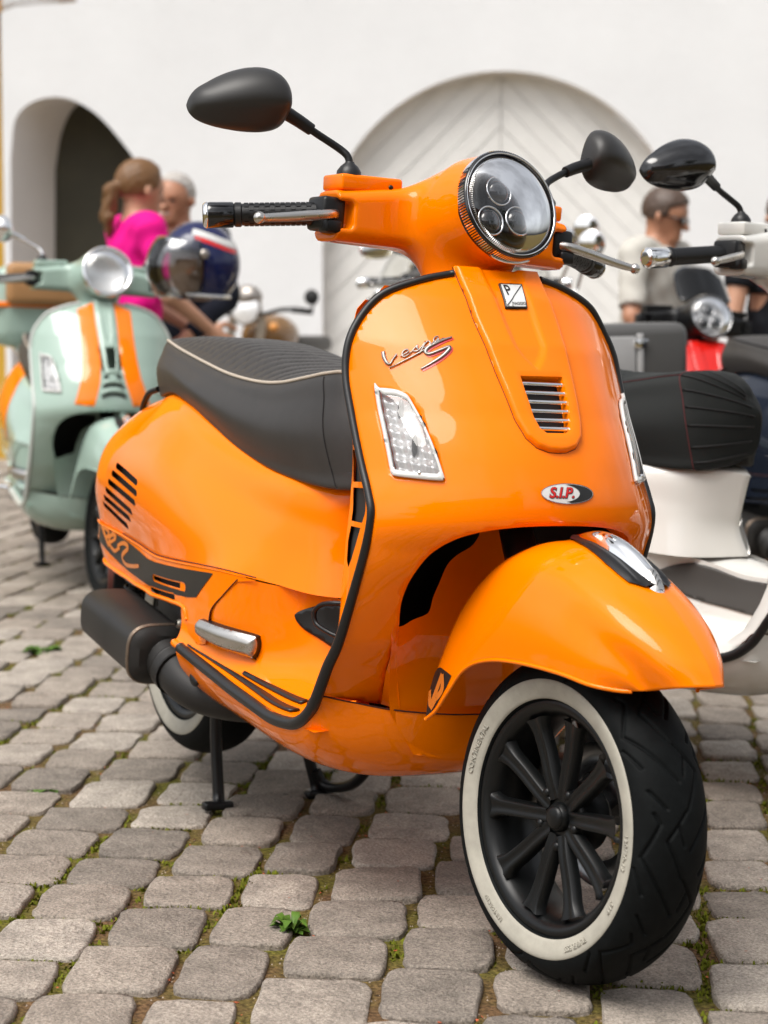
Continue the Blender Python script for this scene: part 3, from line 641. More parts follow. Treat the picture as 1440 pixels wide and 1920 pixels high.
# recessed splash panel behind the front wheel, with the two dark openings
sp_out = [(-.186, .64), (-.186, .50), (-.175, .46), (-.165, .42), (-.148, .34), (-.10, .27), (0, .255), (.10, .27), (.148, .34), (.165, .42), (.175, .46), (.186, .50), (.186, .64)]
hole = [tuple(q) for q in spline([(-.182, .61), (-.183, .53), (-.178, .485), (-.1556, .477), (-.1288, .485), (-.103, .491), (-.095, .499), (-.0926, .5176), (-.0841, .5407), (-.0742, .5671), (-.0565, .5834), (-.03, .5997), (-.03, .625), (-.12, .63), (-.17, .63)], 60, True)]
splash = part('splash_panel', sheet(sp_out, SPL, .009, [hole, mirp(hole)]), M['paint'])
part('cavity_backing', sheet(sp_out, lambda a, b: SPL(a, b) - np.array([.07, 0, 0]), .03), M['black_matt'])  # black sheet standing in for the shade inside the hollow shell
cavity_top = [[(1.0, -.2, .70), (1.0, 0, .70), (1.0, .2, .70)], [(1.20, -.195, .668), (1.24, 0, .668), (1.20, .195, .668)]]
part('cavity_backing', loft(cavity_top, 9, 5), M['black_matt'])
# -- edge trim: up one side of the shield, over the footboard edge ------------
pt = []
for a, b in trim_half[:-1]:
    p = SH(np.array(a), np.array(b)); pt.append((float(p[0]) - (.003 if abs(a) > .24 else 0), float(a) * 1.004, float(b) + (.002 if b > .95 else 0)))

pt += [(1.022, -.248, .350), (.995, -.248, .324), (.965, -.248, .308), (.93, -.247, .300), (.86, -.246, .297), (.77, -.245, .306), (.69, -.243, .314), (.60, -.240, .325), (.515, -.237, .335), (.435, -.234, .345)]
pt = spline(pt, 160)
rad = [.0055, .0060, .0062, .0062, .0062, .0066, .0072, .0082, .0095, .0100, .0105, .0105, .0105, .010]
part('edge_trim', both(tube(pt, rad, 10)), M['black_trim'])
# -- inner side wall of the shield with its four vents ---------------------------
wz = np.linspace(.33, .965, 40)
wall_out = [(0, z) for z in wz] + [(1, z) for z in wz[::-1]]
v_out = [[(.40, .797), (.03, .797), (.02, .748), (.80, .7455), (.62, .78)], [(.84, .738), (.03, .740), (.12, .695), (.80, .6905)], [(.80, .682), (.14, .686), (.33, .634), (.80, .632)], [(.79, .624), (.36, .626), (.52, .575), (.62, .562), (.78, .572), (.85, .60)]]
fIS = IS
part('inner_shield', both(sheet(wall_out, fIS, .007, v_out, (.12, 1))), M['paint'])
part('vent_mesh', both(sheet([(.0, .55), (.0, .81), (1, .81), (1, .55)], lambda a, b: fIS(a, b) + np.array([0, .006, 0]), .012, (), (.12, 1))), M['black_matt'])
V = []
kz = np.linspace(.33, .99, 24)
b_ = fIS(np.ones(24), kz)
pan = [b_, b_ * np.array([1, .72, 1]) + np.array([-.012, 0, 0]), b_ * np.array([1, 0, 1]) + np.array([-.02, 0, 0])]
part('knee_panel', both(loft(np.array(pan), 24, 9)), M['paint'])
# -- raised centre cover with horn grille -----------------------------------------
tie = [(-.0735, 1.019), (-.0728, .94), (-.0648, .862), (-.0552, .794), (-.0465, .7695), (-.0330, .7565), (-.015, .7508), (.0, .7498), (.015, .7508), (.0330, .7565), (.0465, .7695), (.0552, .794), (.0648, .862), (.0728, .94), (.0735, 1.019)]
gril = [(-.0315, .8555), (.0410, .8565), (.0400, .835), (.0345, .798), (.0275, .781), (.0170, .7748), (-.0150, .7745), (-.0235, .781), (-.0285, .796), (-.0310, .835)]
tie_a = np.array(tie); gr_a = np.array(gril)
def tie_h(a, b):
    P = np.stack([a, b], -1); d = pdist(P.reshape(-1, 2), tie_a).reshape(a.shape); s = np.clip(d / .006, 0, 1); h = .0095 * np.sqrt(np.clip(1 - (1 - s) ** 2, 0, 1))
    w = np.interp(b, [.865, .885, .90, 1.02], [.002, .020, .028, .036]); c = np.clip((w - np.abs(a)) / .007, 0, 1); c = c * c * (3 - 2 * c) * (b > .866)
    g = pdist(P.reshape(-1, 2), gr_a).reshape(a.shape); gi = np.clip(1 - g / .005, 0, 1)
    return h - .0048 * c - .0015 * gi
fTie = lift(SH, tie_h, 1 if nrm(SH, np.array([0.]), np.array([.8]))[0, 0] > 0 else -1)
SGN = 1 if nrm(SH, np.array([0.]), np.array([.8]))[0, 0] > 0 else -1
def inset(poly, d):
    poly = np.asarray(poly); q = poly; n = len(q); t = np.roll(q, -1, 0) - np.roll(q, 1, 0); t /= np.linalg.norm(t, axis=1)[:, None]; return np.stack([q[:, 0] - t[:, 1] * d, q[:, 1] + t[:, 0] * d], -1)
ccw = lambda P: P if sum((P[i][0] * P[(i + 1) % len(P)][1] - P[(i + 1) % len(P)][0] * P[i][1]) for i in range(len(P))) > 0 else P[::-1]
tie_r = [tuple(q) for q in resamp(ccw(tie), .004)]
ex = np.concatenate([inset(tie_r, d) for d in (.0010, .0024, .0042, .0064)])
cover = part('centre_cover', sheet(tie_r, fTie, .004, [gril], (1, 1), extra=ex), M['paint'])
part('cover_rim', tube(fTie(*np.array(resamp(ccw(tie)[::-1], .006, False)).T) + np.array([-.0005, 0, 0]), .0011, 5), M['gap'], cover)
part('grille_back', sheet([(a * 1.06, .815 + (b - .815) * 1.06) for a, b in gril], lift(SH, -.012, SGN), .01), M['black_matt'], cover)
# rim of the grille opening
rr = resamp(gril, .005); q0 = fTie(rr[:, 0], rr[:, 1]); q1 = lift(SH, -.010, SGN)(rr[:, 0], rr[:, 1]); part('grille_rim', (np.stack([q0, q1], 1).reshape(-1, 3).tolist(), grid_faces(len(rr), 2, True)), M['paint'], cover)
for i, z in enumerate((.8475, .8345, .8215, .8085, .7955, .7835)):
    wl_ = np.interp(z, gr_a[[6, 7, 8, 9, 0], 1], gr_a[[6, 7, 8, 9, 0], 0]); wr_ = np.interp(z, gr_a[[5, 4, 3, 2, 1], 1], gr_a[[5, 4, 3, 2, 1], 0])
    yy = np.linspace(wl_ - .002, wr_ + .002, 14); c = lift(SH, .0015, SGN)(yy, np.full(14, z)); part('grille_bar', tube(c, .0034, 8, sy=.9), M['chrome'], cover)
# -- emblems and lettering on the shield -------------------------------------------
def text_mesh(s, size, shear=0, bold=0, extrude=0, spacing=1):
    c = bpy.data.curves.new('lettering', 'FONT'); c.body = s; c.size = size; c.shear = shear; c.offset = bold; c.align_x = 'CENTER'; c.align_y = 'CENTER'; c.space_character = spacing; c.resolution_u = 4
    o = bpy.data.objects.new('lettering', c); me = bpy.data.meshes.new_from_object(o); V = [tuple(v.co) for v in me.vertices]; F_ = [tuple(p.vertices) for p in me.polygons]
    bpy.data.objects.remove(o); bpy.data.curves.remove(c); return V, F_
def letter(name, s, size, f, c, par, mat, rot=0, sx=1, **k):
    V, F_ = text_mesh(s, size, **k); V = np.array(V); ca, sa = math.cos(rot), math.sin(rot)
    a = c[0] + sx * V[:, 0] * ca - V[:, 1] * sa; b = c[1] + sx * V[:, 0] * sa + V[:, 1] * ca
    return part(name, (f(a, b).tolist(), F_), mat, par)
fB = lift(SH, .0052, SGN)      # the emblem lies in the channel of the centre cover
bq = [(-.0118, .9930), (.0300, .9945), (.0212, .9577), (-.0172, .9557)]
em = surf_sheet('emblem', SH, bq, M['ink'], cover, .004, h=.0062, sign=SGN); solid(em, .003, 0)
bq2 = [(-.0098, .9910), (.0276, .9925), (.0194, .9597), (-.0151, .9579)]
surf_sheet('emblem_face', SH, bq2, M['badge_white'], em, .004, h=.0084, sign=SGN)
fE = lift(SH, .0091, SGN)
part('emblem_line', stroke([(-.0145, .9590), (.0266, .9915)], .0014, fE, sharp=True), M['ink'], em)
letter('lettering', 'P', .022, fE, (-.0025, .9815), em, M['ink'], rot=.05, bold=.0003)
letter('lettering', 'PIAGGIO', .0062, fE, (.0080, .9630), em, M['ink'], rot=.05, bold=.00012)
fL = lift(SH, .0022, SGN); fL2 = lift(SH, .0010, SGN)
ST = {'V': [(-0.2022, 0.8858), (-0.2026, 0.8784), (-0.2009, 0.8702), (-0.1977, 0.868), (-0.1933, 0.8749), (-0.1877, 0.8826)],
 'e': [(-0.1846, 0.8794), (-0.1781, 0.8838), (-0.1735, 0.8874), (-0.1745, 0.8904), (-0.179, 0.8878), (-0.1818, 0.8823), (-0.1797, 0.8794), (-0.1727, 0.8841)],
 's': [(-0.1727, 0.8841), (-0.1635, 0.8946), (-0.1608, 0.8971), (-0.1626, 0.8933), (-0.161, 0.8904), (-0.1647, 0.8879), (-0.1689, 0.889)],
 'p': [(-0.1612, 0.8891), (-0.1507, 0.902), (-0.1612, 0.8847)], 'p2': [(-0.1527, 0.8985), (-0.1469, 0.9035), (-0.1448, 0.901), (-0.1488, 0.8954), (-0.1548, 0.8937)],
 'a0': [(-0.1471, 0.8955), (-0.1397, 0.9032)], 'a': [(-0.1311, 0.9114), (-0.1356, 0.9101), (-0.1392, 0.9059), (-0.1382, 0.9026), (-0.1318, 0.909), (-0.1339, 0.9042), (-0.13, 0.905)]}
sc_ = [stroke(ST['V'], [.0055, .0060, .0050, .0030, .0022, .0030], fL)]
for k in ('e', 's', 'p', 'p2', 'a', 'a0'): sc_.append(stroke(ST[k], [.0014, .0021, .0014], fL, 30))
sc_.append(stroke([(-0.1992, 0.8619), (-0.1251, 0.9093)], [.0014, .0022, .0014], fL, sharp=True))
for q in sc_: script = part('script_letter', q, M['grey_metal'], leg); solid(script, .0016, 0)
S_ = [(-0.1134, 0.9112), (-0.13, 0.905), (-0.1469, 0.8962), (-0.1533, 0.8885), (-0.1491, 0.8853), (-0.1332, 0.8922), (-0.1227, 0.8967), (-0.1217, 0.8944), (-0.132, 0.8842), (-0.1491, 0.872), (-0.164, 0.8623)]
sb = part('script_badge', stroke(S_, [.002, .0048, .0052, .0042, .0042, .0052, .0045, .0018], fL, 90), M['grey_metal'], leg); solid(sb, .0016, 0)
part('script_shadow', stroke([(a + .0016, b - .0016) for a, b in S_], [.003, .0058, .0062, .0052, .0052, .0062, .0055, .003], fL2, 90), M['red'], leg)
def oval(c, rx, rz, n=48, rot=0): return [(c[0] + rx * math.cos(t) * math.cos(rot) - rz * math.sin(t) * math.sin(rot), c[1] + rx * math.cos(t) * math.sin(rot) + rz * math.sin(t) * math.cos(rot)) for t in np.linspace(0, 2 * math.pi, n, endpoint=False)]
sc0 = (.0062, .6927)
stk = surf_sheet('sticker', SH, oval(sc0, .0452, .0146), M['badge_white'], leg, .004, h=.0012, sign=SGN)
cres = [p for p in oval(sc0, .0435, .0132, 64) if p[0] > sc0[0] + .004]; cres.sort(key=lambda p: math.atan2(p[1] - sc0[1], p[0] - sc0[0]))
inn = [p for p in oval((sc0[0] - .0135, sc0[1] + .0006), .0335, .0125, 64) if p[0] > sc0[0] - .004]; inn.sort(key=lambda p: -math.atan2(p[1] - sc0[1], p[0] - sc0[0] + .0135))
surf_sheet('crescent', SH, cres + inn, M['ink'], stk, .004, h=.0017, sign=SGN)
ov = oval(sc0, .0447, .0142, 64); part('sticker_outline', stroke(ov + [ov[0]], .0006, lift(SH, .0017, SGN), 130), M['ink'], stk)
letter('lettering', 'S.I.P.', .0205, lift(SH, .0017, SGN), (sc0[0] - .0115, sc0[1] + .0002), stk, M['ink'], shear=.28, bold=.0011, sx=1.12)
letter('lettering', 'S.I.P.', .0205, lift(SH, .0022, SGN), (sc0[0] - .0120, sc0[1] + .0006), stk, M['red'], shear=.28, bold=.0004, sx=1.12)
# -- turn signals -------------------------------------------------------------------
for sg in (1, -1):
    tf = lambda part_: part_ if sg == 1 else mir(part_)
    fr = part('turn_signal', tf(sheet(ind, lift(SH, .0035, SGN), .006, [shr(.86)])), M['white_plastic']); solid(fr, .006, 0)
    def facet(a, b):
        u = (a + .198) * 70; v = (b - .77) * 48 + u * .12; return -.0105 + .0045 * np.abs(((v) % 1) - .5) * 2 + .0045 * np.clip(np.abs(((u) % 1) - .5) * 3 - .3, 0, 1)
    part('reflector', tf(sheet(shr(.87), lift(SH, facet, SGN), .0022)), M['reflector'], fr)
    for zz in (.802, .752):
        c = SH(np.array(-.196 + (.802 - zz) * .12), np.array(zz)); part('bulb', tf(ellipsoid(c - np.array([.002, 0, 0]), (.006, .0045, .016))), M['black_gloss'], fr)
    def dome(a, b):
        d = pdist(np.stack([a, b], -1), np.array(ind)); return .0032 + .004 * np.sqrt(np.clip(d / .02, 0, 1))
    part('lens', tf(sheet(shr(.97), lift(SH, dome, SGN), .004)), M['lens'], fr)
    c = lift(SH, .0065, SGN)(np.array([-.190]), np.array([.713]))[0]; part('screw', tf(lathe([(0, .002), (.003, .0015), (.0036, -.003)], 12, c, (.8, -.5, .2))), M['chrome'], fr)
# -- belly under the footboard ---------------------------------------------------------
edge = [(.40, -.230, .345), (.50, -.236, .334), (.60, -.2395, .322), (.70, -.2425, .311), (.80, -.245, .300), (.88, -.2462, .295), (.945, -.247, .300), (.985, -.248, .317), (1.012, -.247, .3555), (1.04, -.200, .351), (1.078, -.140, .342), (1.095, -.06, .335), (1.10, 0, .333)]
keel = [(.42, 0, .215), (.50, 0, .215), (.60, 0, .212), (.70, 0, .206), (.80, 0, .200), (.88, 0, .200), (.94, 0, .205), (.98, 0, .215), (1.02, 0, .228), (1.045, 0, .24), (1.062, 0, .250), (1.07, 0, .256), (1.073, 0, .258)]
e_ = spline(edge, 110); k_ = spline(keel, 110); hv = np.linspace(0, math.pi / 2, 22); rows = []
for t in hv:
    cy, sz = math.cos(t) ** .75, math.sin(t) ** 1.25
    q = np.stack([e_[:, 0] * (1 - sz * .9) + k_[:, 0] * sz * .9, e_[:, 1] * cy, e_[:, 2] + (k_[:, 2] - e_[:, 2]) * math.sin(t) ** 1.1], -1); q[-1, 1] = 0; rows.append(q)
V = np.stack(rows, 1).reshape(-1, 3); part('belly_pan', weld((V.tolist(), grid_faces(110, 22))), M['paint'])
part('panel_seam', both(tube(e_[66:] + np.array([.0008, -.0004, .0008]), .0013, 5)), M['gap'])
part('frame_plug', both(ellipsoid((.470, -.2195, .292), (.018, .006, .011), rot=Matrix.Rotation(.35, 3, 'Y'))), M['black_satin'])
# -- floorboard -------------------------------------------------------------------------
fl = part('floorboard', both(loft(FLOOR, 70, 40)), M['paint'])
part('floor_edge', both(tube(spline([FL([u], [1])[0] + np.array([0, 0, -.004]) for u in np.linspace(0, .78, 20)], 50), .0075, 8)), M['paint'], fl)
part('tunnel_top', loft([[(.795, -.112, .472), (.84, -.1, .462), (.92, -.09, .448), (1.02, -.09, .45)], [(.80, -.05, .485), (.84, -.048, .475), (.92, -.045, .462), (1.02, -.045, .46)], [(.80, 0, .488), (.85, 0, .478), (.92, 0, .465), (1.02, 0, .462)], [(.80, .05, .485), (.84, .048, .475), (.92, .045, .462), (1.02, .045, .46)], [(.795, .112, .472), (.84, .1, .462), (.92, .09, .448), (1.02, .09, .45)]], 16, 24), M['paint'], fl)
FSG = -1 if nrm(FL, np.array([.3]), np.array([.3]))[0, 1] > 0 else 1
fsc = (.55, .22)
def on_floor(u, y):
    vs = np.linspace(.56, .985, 300); return float(vs[np.argmin(np.abs(FL(np.full(300, u), vs)[:, 1] - y))])
for u0, u1, ya, yb, w in ((.07, .775, -.228, -.213, .030), (.385, .715, -.208, -.178, .026)):
    us = np.linspace(u0, u1, 30); P = [(u, on_floor(u, ya + (yb - ya) * (u - u0) / (u1 - u0))) for u in us]
    pk = np.polyfit(us, [q[1] for q in P], 3); P = [(u, float(np.polyval(pk, u))) for u in us]
    st = part('rubber_strip', both(sheet([(a, b - w) for a, b in P] + [(a, b + w) for a, b in P[::-1]], lift(FL, .003, FSG), .006, (), fsc)), M['black_trim'], fl); solid(st, .004, 0)
peg = [(.1257, .3798), (.137, .350), (.1666, .338), (.3731, .3494), (.3972, .375), (.400, .44), (.392, .540), (.378, .556), (.2163, .5181), (.137, .495), (.124, .44)]
peg = [tuple(p) for p in spline(peg, 44, True)]
def peg_h(a, b):
    d = pdist(np.stack([a, b], -1) * np.array(fsc), np.array(peg) * np.array(fsc)); return .012 + .010 * np.sqrt(np.clip(d / .012, 0, 1))
for sg in (1, -1):
    tf = (lambda p: p) if sg == 1 else mir
    pg = part('footpeg', tf(sheet(peg, lift(FL, peg_h, FSG), .004, (), fsc)), M['alu'], smooth=50)
    rr = resamp(peg, .005, True, fsc); part('peg_rubber', tf((np.stack([lift(FL, .012, FSG)(rr[:, 0], rr[:, 1]), lift(FL, -.002, FSG)(rr[:, 0], rr[:, 1])], 1).reshape(-1, 3).tolist(), grid_faces(len(rr), 2, True))), M['black_trim'], pg)
mat_o = [tuple(p) for p in spline([(.498, .185), (.503, .155), (.5269, .1227), (.58, .075), (.66, .035), (.80, .04), (.96, .08), (.96, .36), (.80, .345), (.70, .335), (.626, .315), (.5485, .275), (.515, .235)], 40, True)]
fm = part('knee_mat', both(sheet(mat_o, lift(FL, .002, FSG), .006, (), fsc)), M['black_trim']); solid(fm, .003, 0)
part('bag_hook', tube(spline([(.84, -.112, .475), (.825, -.128, .474), (.800, -.135, .468), (.786, -.140, .455), (.790, -.138, .436), (.815, -.128, .425), (.835, -.115, .418)], 40), .0042, 8), M['black_satin'])
# -- rear body: one shell, with the cooling slots cut through ---------------------------------
Z4 = {}
slots = []
for (u0, v0), (u1, v1) in (((.340, .670), (.446, .713)), ((.320, .709), (.4466, .7607)), ((.298, .754), (.4364, .8078)), ((.272, .797), (.4111, .8587)), ((.243, .838), (.392, .8974)), ((.220, .876), (.3677, .9417))):
    d = np.array([u1 - u0, v1 - v0]); m_ = np.array([1.2, .42]); t = d * m_; t /= np.linalg.norm(t); n_ = np.array([-t[1], t[0]]) / m_ * .0062
    a_ = np.array([u0, v0]); b_2 = np.array([u1, v1]); c_ = d / np.linalg.norm(d * m_) * .004
    slots.append([tuple(a_ + n_), tuple(a_ - c_ + n_ * .3), tuple(a_ - c_ - n_ * .3), tuple(a_ - n_), tuple(b_2 - n_), tuple(b_2 + c_ - n_ * .3), tuple(b_2 + c_ + n_ * .3), tuple(b_2 + n_)])
full = [(0, .0)] + [(u, 0) for u in np.linspace(.03, .97, 40)] + [(1, 0), (1, 1)] + [(u, 1) for u in np.linspace(.97, .03, 40)] + [(0, 1)]
body = part('rear_body', weld(sheet(full, CW, .013, slots, (1.2, .42))), M['paint'])
part('slot_backing', both(sheet([(.15, .48), (.49, .48), (.49, .97), (.14, .97)], lambda a, b: CW(a, b) * np.array([1, .93, 1]) + np.array([.006, 0, 0]), .02, (), (1.2, .42))), M['black_matt'], body)
# skirt below the seam with lettered decal and slots
sk_out = [(0, 0)] + [(u, 0) for u in np.linspace(.03, .97, 40)] + [(1, 0)] + [(.9459, .0819), (.9053, .2958), (.8684, .4861), (.855, .60), (.855, .75), (.84, .90), (.78, .985), (.7599, .964), (.7516, .7719), (.7374, .6514), (.6713, .688), (.612, .755), (.5635, .8247), (.5278, .83), (.47, .89), (.4178, .93), (.28, .985), (.16, 1), (.0, 1)]
sks = (1.12, .13)
def capsule(a, b, r, sc):
    a, b, sc = map(np.array, (a, b, sc)); t = (b - a) * sc; t = t / np.linalg.norm(t); n = np.array([-t[1], t[0]]); out = []
    for k in np.linspace(-math.pi / 2, math.pi / 2, 8): out.append(tuple(b + (t * math.cos(k) + n * math.sin(k)) * r / sc))
    for k in np.linspace(math.pi / 2, 1.5 * math.pi, 8): out.append(tuple(a + (t * math.cos(k) + n * math.sin(k)) * r / sc))
    return out
slot1 = capsule((.590, .475), (.745, .375), .0055, sks); slot2 = capsule((.565, .735), (.69, .605), .0050, sks)
skirt = part('rear_skirt', both(sheet(sk_out, SK, .010, [slot1, slot2], sks)), M['paint'])
part('skirt_lip', both(tube(spline([SK([u], [0.0])[0] + np.array([0, -.0002, .0003]) for u in np.linspace(0, .97, 40)], 90), [.0022, .0022, .0022, .0006], 8)), M['paint'], skirt)
low = [q for q in sk_out if q[1] > .62 and q[0] < .78][1:]
part('skirt_edge', both(tube(spline([SK([u], [min(v, 1)])[0] for u, v in low], 60), .0045, 8)), M['paint'], skirt)
SSG = 1 if nrm(SK, np.array([.6]), np.array([.5]))[0, 1] < 0 else -1
dec = [(.05, .03), (.2, .03), (.30, .035), (.4374, .06), (.55, .150), (.6373, .1045), (.8674, .0482), (.8006, .4457), (.76, .50), (.70, .55), (.60, .68), (.5294, .70), (.43, .725), (.3808, .715), (.2792, .64), (.21, .53), (.05, .48)]
dk = part('decal', both(sheet(dec, lift(SK, .0012, SSG), .007, [capsule((.590, .475), (.745, .375), .009, sks), capsule((.565, .735), (.69, .605), .0085, sks)], sks)), M['decal'], skirt)
part('slot_backing', both(sheet([(.5, .25), (.8, .25), (.8, .85), (.5, .85)], lift(SK, -.012, SSG), .012, (), sks)), M['black_matt'], skirt)
fW = lift(SK, .0022, SSG)
wd = [[(.105, .06), (.12, .30), (.15, .42), (.175, .30), (.185, .05)], [(.205, .01), (.235, .15), (.275, .46)], [(.215, .07), (.240, .02), (.268, .05), (.275, .18), (.255, .24)],
      [(.270, .37), (.320, .22), (.342, .12), (.312, .08), (.282, .21), (.285, .40), (.330, .47), (.385, .32)], [(.362, .3153), (.395, .20), (.4214, .141), (.4414, .2045), (.4032, .4714), (.4173, .6044), (.4543, .5621), (.5023, .4368)]]
for q in wd: part('lettering', both(stroke(q, [.0075, .0100, .0075], fW, 46)), M['decal_orange'], dk)
part('body_seam', both(tube(spline([SK([u], [0])[0] + (FL([v], [0])[0] - SK([u], [0])[0]) * 0 for u, v in zip(np.linspace(.4, 1, 12), np.linspace(0, .4, 12))], 40) + np.array([0, -.001, .0048]), .0012, 5)), M['gap'], skirt)
P_ = [(.9459, .05), (.9053, .2958), (.8684, .4861), (.857, .60), (.853, .80)]
part('body_seam', both(tube(lift(SK, .0006, SSG)(*np.array(spline(P_, 30)).T), .0011, 5)), M['gap'], skirt)
# tail: light and plate carrier
part('tail_light', loft([[(-.362, -.06, .60), (-.368, 0, .605), (-.362, .06, .60)], [(-.372, -.055, .56), (-.382, 0, .56), (-.372, .055, .56)], [(-.362, -.05, .52), (-.37, 0, .515), (-.362, .05, .52)]], 12, 12), pm('tail_lens', (.45, .01, .01), .15, coat=.6))
part('tail_flap', box((-.335, 0, .375), (.004, .085, .085), .002, rot=Matrix.Rotation(.12, 3, 'Y')), M['black_satin'])
part('plate_edge', box((-.343, 0, .405), (.0015, .095, .055), 0), pm('plate_back', (.16, .05, .04), .5))
part('inner_fender', loft([[(-.30, -.10, .46), (-.1, -.11, .50), (.12, -.12, .50), (.30, -.12, .46), (.40, -.12, .40)], [(-.31, 0, .48), (-.1, 0, .54), (.12, 0, .55), (.30, 0, .50), (.40, 0, .42)], [(-.30, .10, .46), (-.1, .11, .50), (.12, .12, .50), (.30, .12, .46), (.40, .12, .40)]], 20, 12), M['black_matt'])
part('grab_rail', both(tube(spline([(-.02, -.118, .80), (-.055, -.124, .79), (-.09, -.122, .765), (-.112, -.116, .745)], 20), .0065, 8)), M['black_satin'])
# -- seat ------------------------------------------------------------------------------------
SE = [[(-.085,0,.893),(-.04,0,.905),(.08,0,.9105),(.25,0,.905),(.38,0,.892),(.5,0,.872),(.6,0,.858),(.69,0,.857),(.76,0,.862),(.82,0,.86),(.87,0,.83),(.885,0,.80)],
 [(-.082,-.04,.893),(-.03,-.06,.905),(.09,-.07,.908),(.26,-.075,.90),(.39,-.08,.882),(.52,-.08,.858),(.61,-.08,.848),(.69,-.07,.852),(.758,-.065,.859),(.815,-.06,.857),(.87,-.03,.83),(.893,0,.80)],
 [(-.072,-.067,.888),(-.014,-.102,.898),(.101,-.122,.882),(.271,-.137,.857),(.403,-.142,.838),(.528,-.142,.828),(.613,-.137,.829),(.694,-.127,.840),(.752,-.116,.849),(.80,-.10,.85),(.865,-.05,.822),(.90,0,.795)],
 [(-.082,-.075,.865),(-.024,-.112,.872),(.10,-.136,.862),(.26,-.153,.837),(.39,-.159,.815),(.515,-.158,.80),(.61,-.153,.793),(.695,-.143,.80),(.765,-.130,.806),(.815,-.11,.805),(.885,-.05,.79),(.915,0,.775)],
 [(-.09,-.075,.835),(-.032,-.119,.840),(.10,-.146,.838),(.25,-.166,.812),(.38,-.172,.785),(.50,-.171,.762),(.605,-.165,.748),(.70,-.155,.746),(.775,-.14,.75),(.83,-.115,.752),(.89,-.05,.75),(.917,0,.75)],
 [(-.085,-.072,.805),(-.027,-.114,.800),(.108,-.143,.806),(.24,-.157,.786),(.36,-.163,.757),(.48,-.162,.722),(.598,-.156,.700),(.703,-.145,.690),(.785,-.132,.687),(.838,-.108,.69),(.88,-.05,.70),(.912,0,.71)],
 [(-.08,-.065,.793),(-.022,-.104,.784),(.112,-.133,.795),(.239,-.145,.777),(.355,-.152,.749),(.477,-.151,.713),(.596,-.146,.683),(.706,-.136,.666),(.791,-.125,.660),(.84,-.10,.661),(.87,-.05,.67),(.89,0,.685)],
 [(-.07,-.04,.80),(.0,-.06,.80),(.112,-.08,.80),(.239,-.09,.79),(.355,-.09,.77),(.477,-.09,.74),(.596,-.09,.71),(.706,-.08,.69),(.791,-.07,.68),(.82,-.06,.68),(.85,-.03,.68),(.86,0,.69)]]
nu, nv = 260, 64
uu, vv = np.meshgrid(np.linspace(0, 1, nu), np.linspace(0, 1, nv), indexing='ij'); Pq = patch(SE, uu, vv).reshape(nu, nv, 3)
xs = Pq[..., 0] + .25 * np.abs(Pq[..., 1]); g_ = np.abs(np.sin(np.pi * xs / .030)); fade = np.clip((.262 - vv) / .03, 0, 1) * np.clip((Pq[..., 0] - .0) / .03, 0, 1) * np.clip((.66 - Pq[..., 0]) / .04, 0, 1)
Pq[..., 2] -= fade * .0045 * np.clip(1 - g_ / .55, 0, 1) ** 1.3
seat = part('seat', weld((Pq.reshape(-1, 3).tolist(), grid_faces(nu, nv))), M['seat'])
pp = patch(SE, np.linspace(.02, .93, 90), np.full(90, 2 / 7)); part('seat_piping', both(tube(pp + np.array([0, -.0012, .001]), .0032, 8)), M['piping'], seat)
st_ = patch(SE, np.linspace(.72, .765, 40), np.linspace(.31, .83, 40)); part('stitching', both(tube(st_ + np.array([0, -.0008, 0]), .0010, 5)), M['black_matt'], seat)
# -- handlebar cover -----------------------------------------------------------------------
HN = np.array([.9515, 0, .3078]); HC = np.array([1.083, 0, 1.117])
def hs(p):
    bk = HC - HN * .085 + np.array([0, 0, .012]); b2 = HC - HN * .160 + np.array([0, 0, .036])
    d = smin(sd_cone(p, HC - HN * .0, bk, .0865, .0845), sd_cone(p, bk, b2, .0845, .052), .03)
    d = np.maximum(d, (p - HC) @ HN + .001)
    a = np.abs(p[..., 1]); q = p.copy(); q[..., 1] = a
    cz = 1.094 - .010 * np.clip((a - .08) / .14, 0, 1); hz = .050 - .011 * np.clip((a - .05) / .16, 0, 1); hx = .047 - .010 * np.clip((a - .05) / .16, 0, 1)
    r = .020; cx = .918
    qx = np.abs(q[..., 0] - cx) - (hx - r); qz = np.abs(q[..., 2] - cz) - (hz - r); qy = np.abs(a - .085) - (.135 - .006)
    e2 = np.sqrt(np.maximum(qx, 0) ** 2 + np.maximum(qz, 0) ** 2) + np.minimum(np.maximum(qx, qz), 0) - r
    arm = np.maximum(e2, qy - .006)
    d = smin(d, arm, .055)
    nk = sd_cone(p, (.955, 0, 1.075), (1.012, 0, .955), .070, .062); d = smin(d, nk, .035)
    d = np.maximum(d, (p - HC) @ HN + .001)
    sl = sd_box(q, (.955, .225, 1.086), (.022, .032, .021), .008); d = -smin(-d, sl, .006)
    sl2 = sd_box(q, (.915, .238, 1.086), (.036, .022, .030), .012); d = -smin(-d, sl2, .006)
    bowl = sd_cone(p, HC + HN * .02, HC - HN * .045, .078, .068); d = -smin(-d, bowl, .003)
    return d
hb = part('handlebar_cover', sdf_mesh(hs, (.80, -.235, .93), (1.12, .235, 1.235), .0042), M['paint'], steer=True)
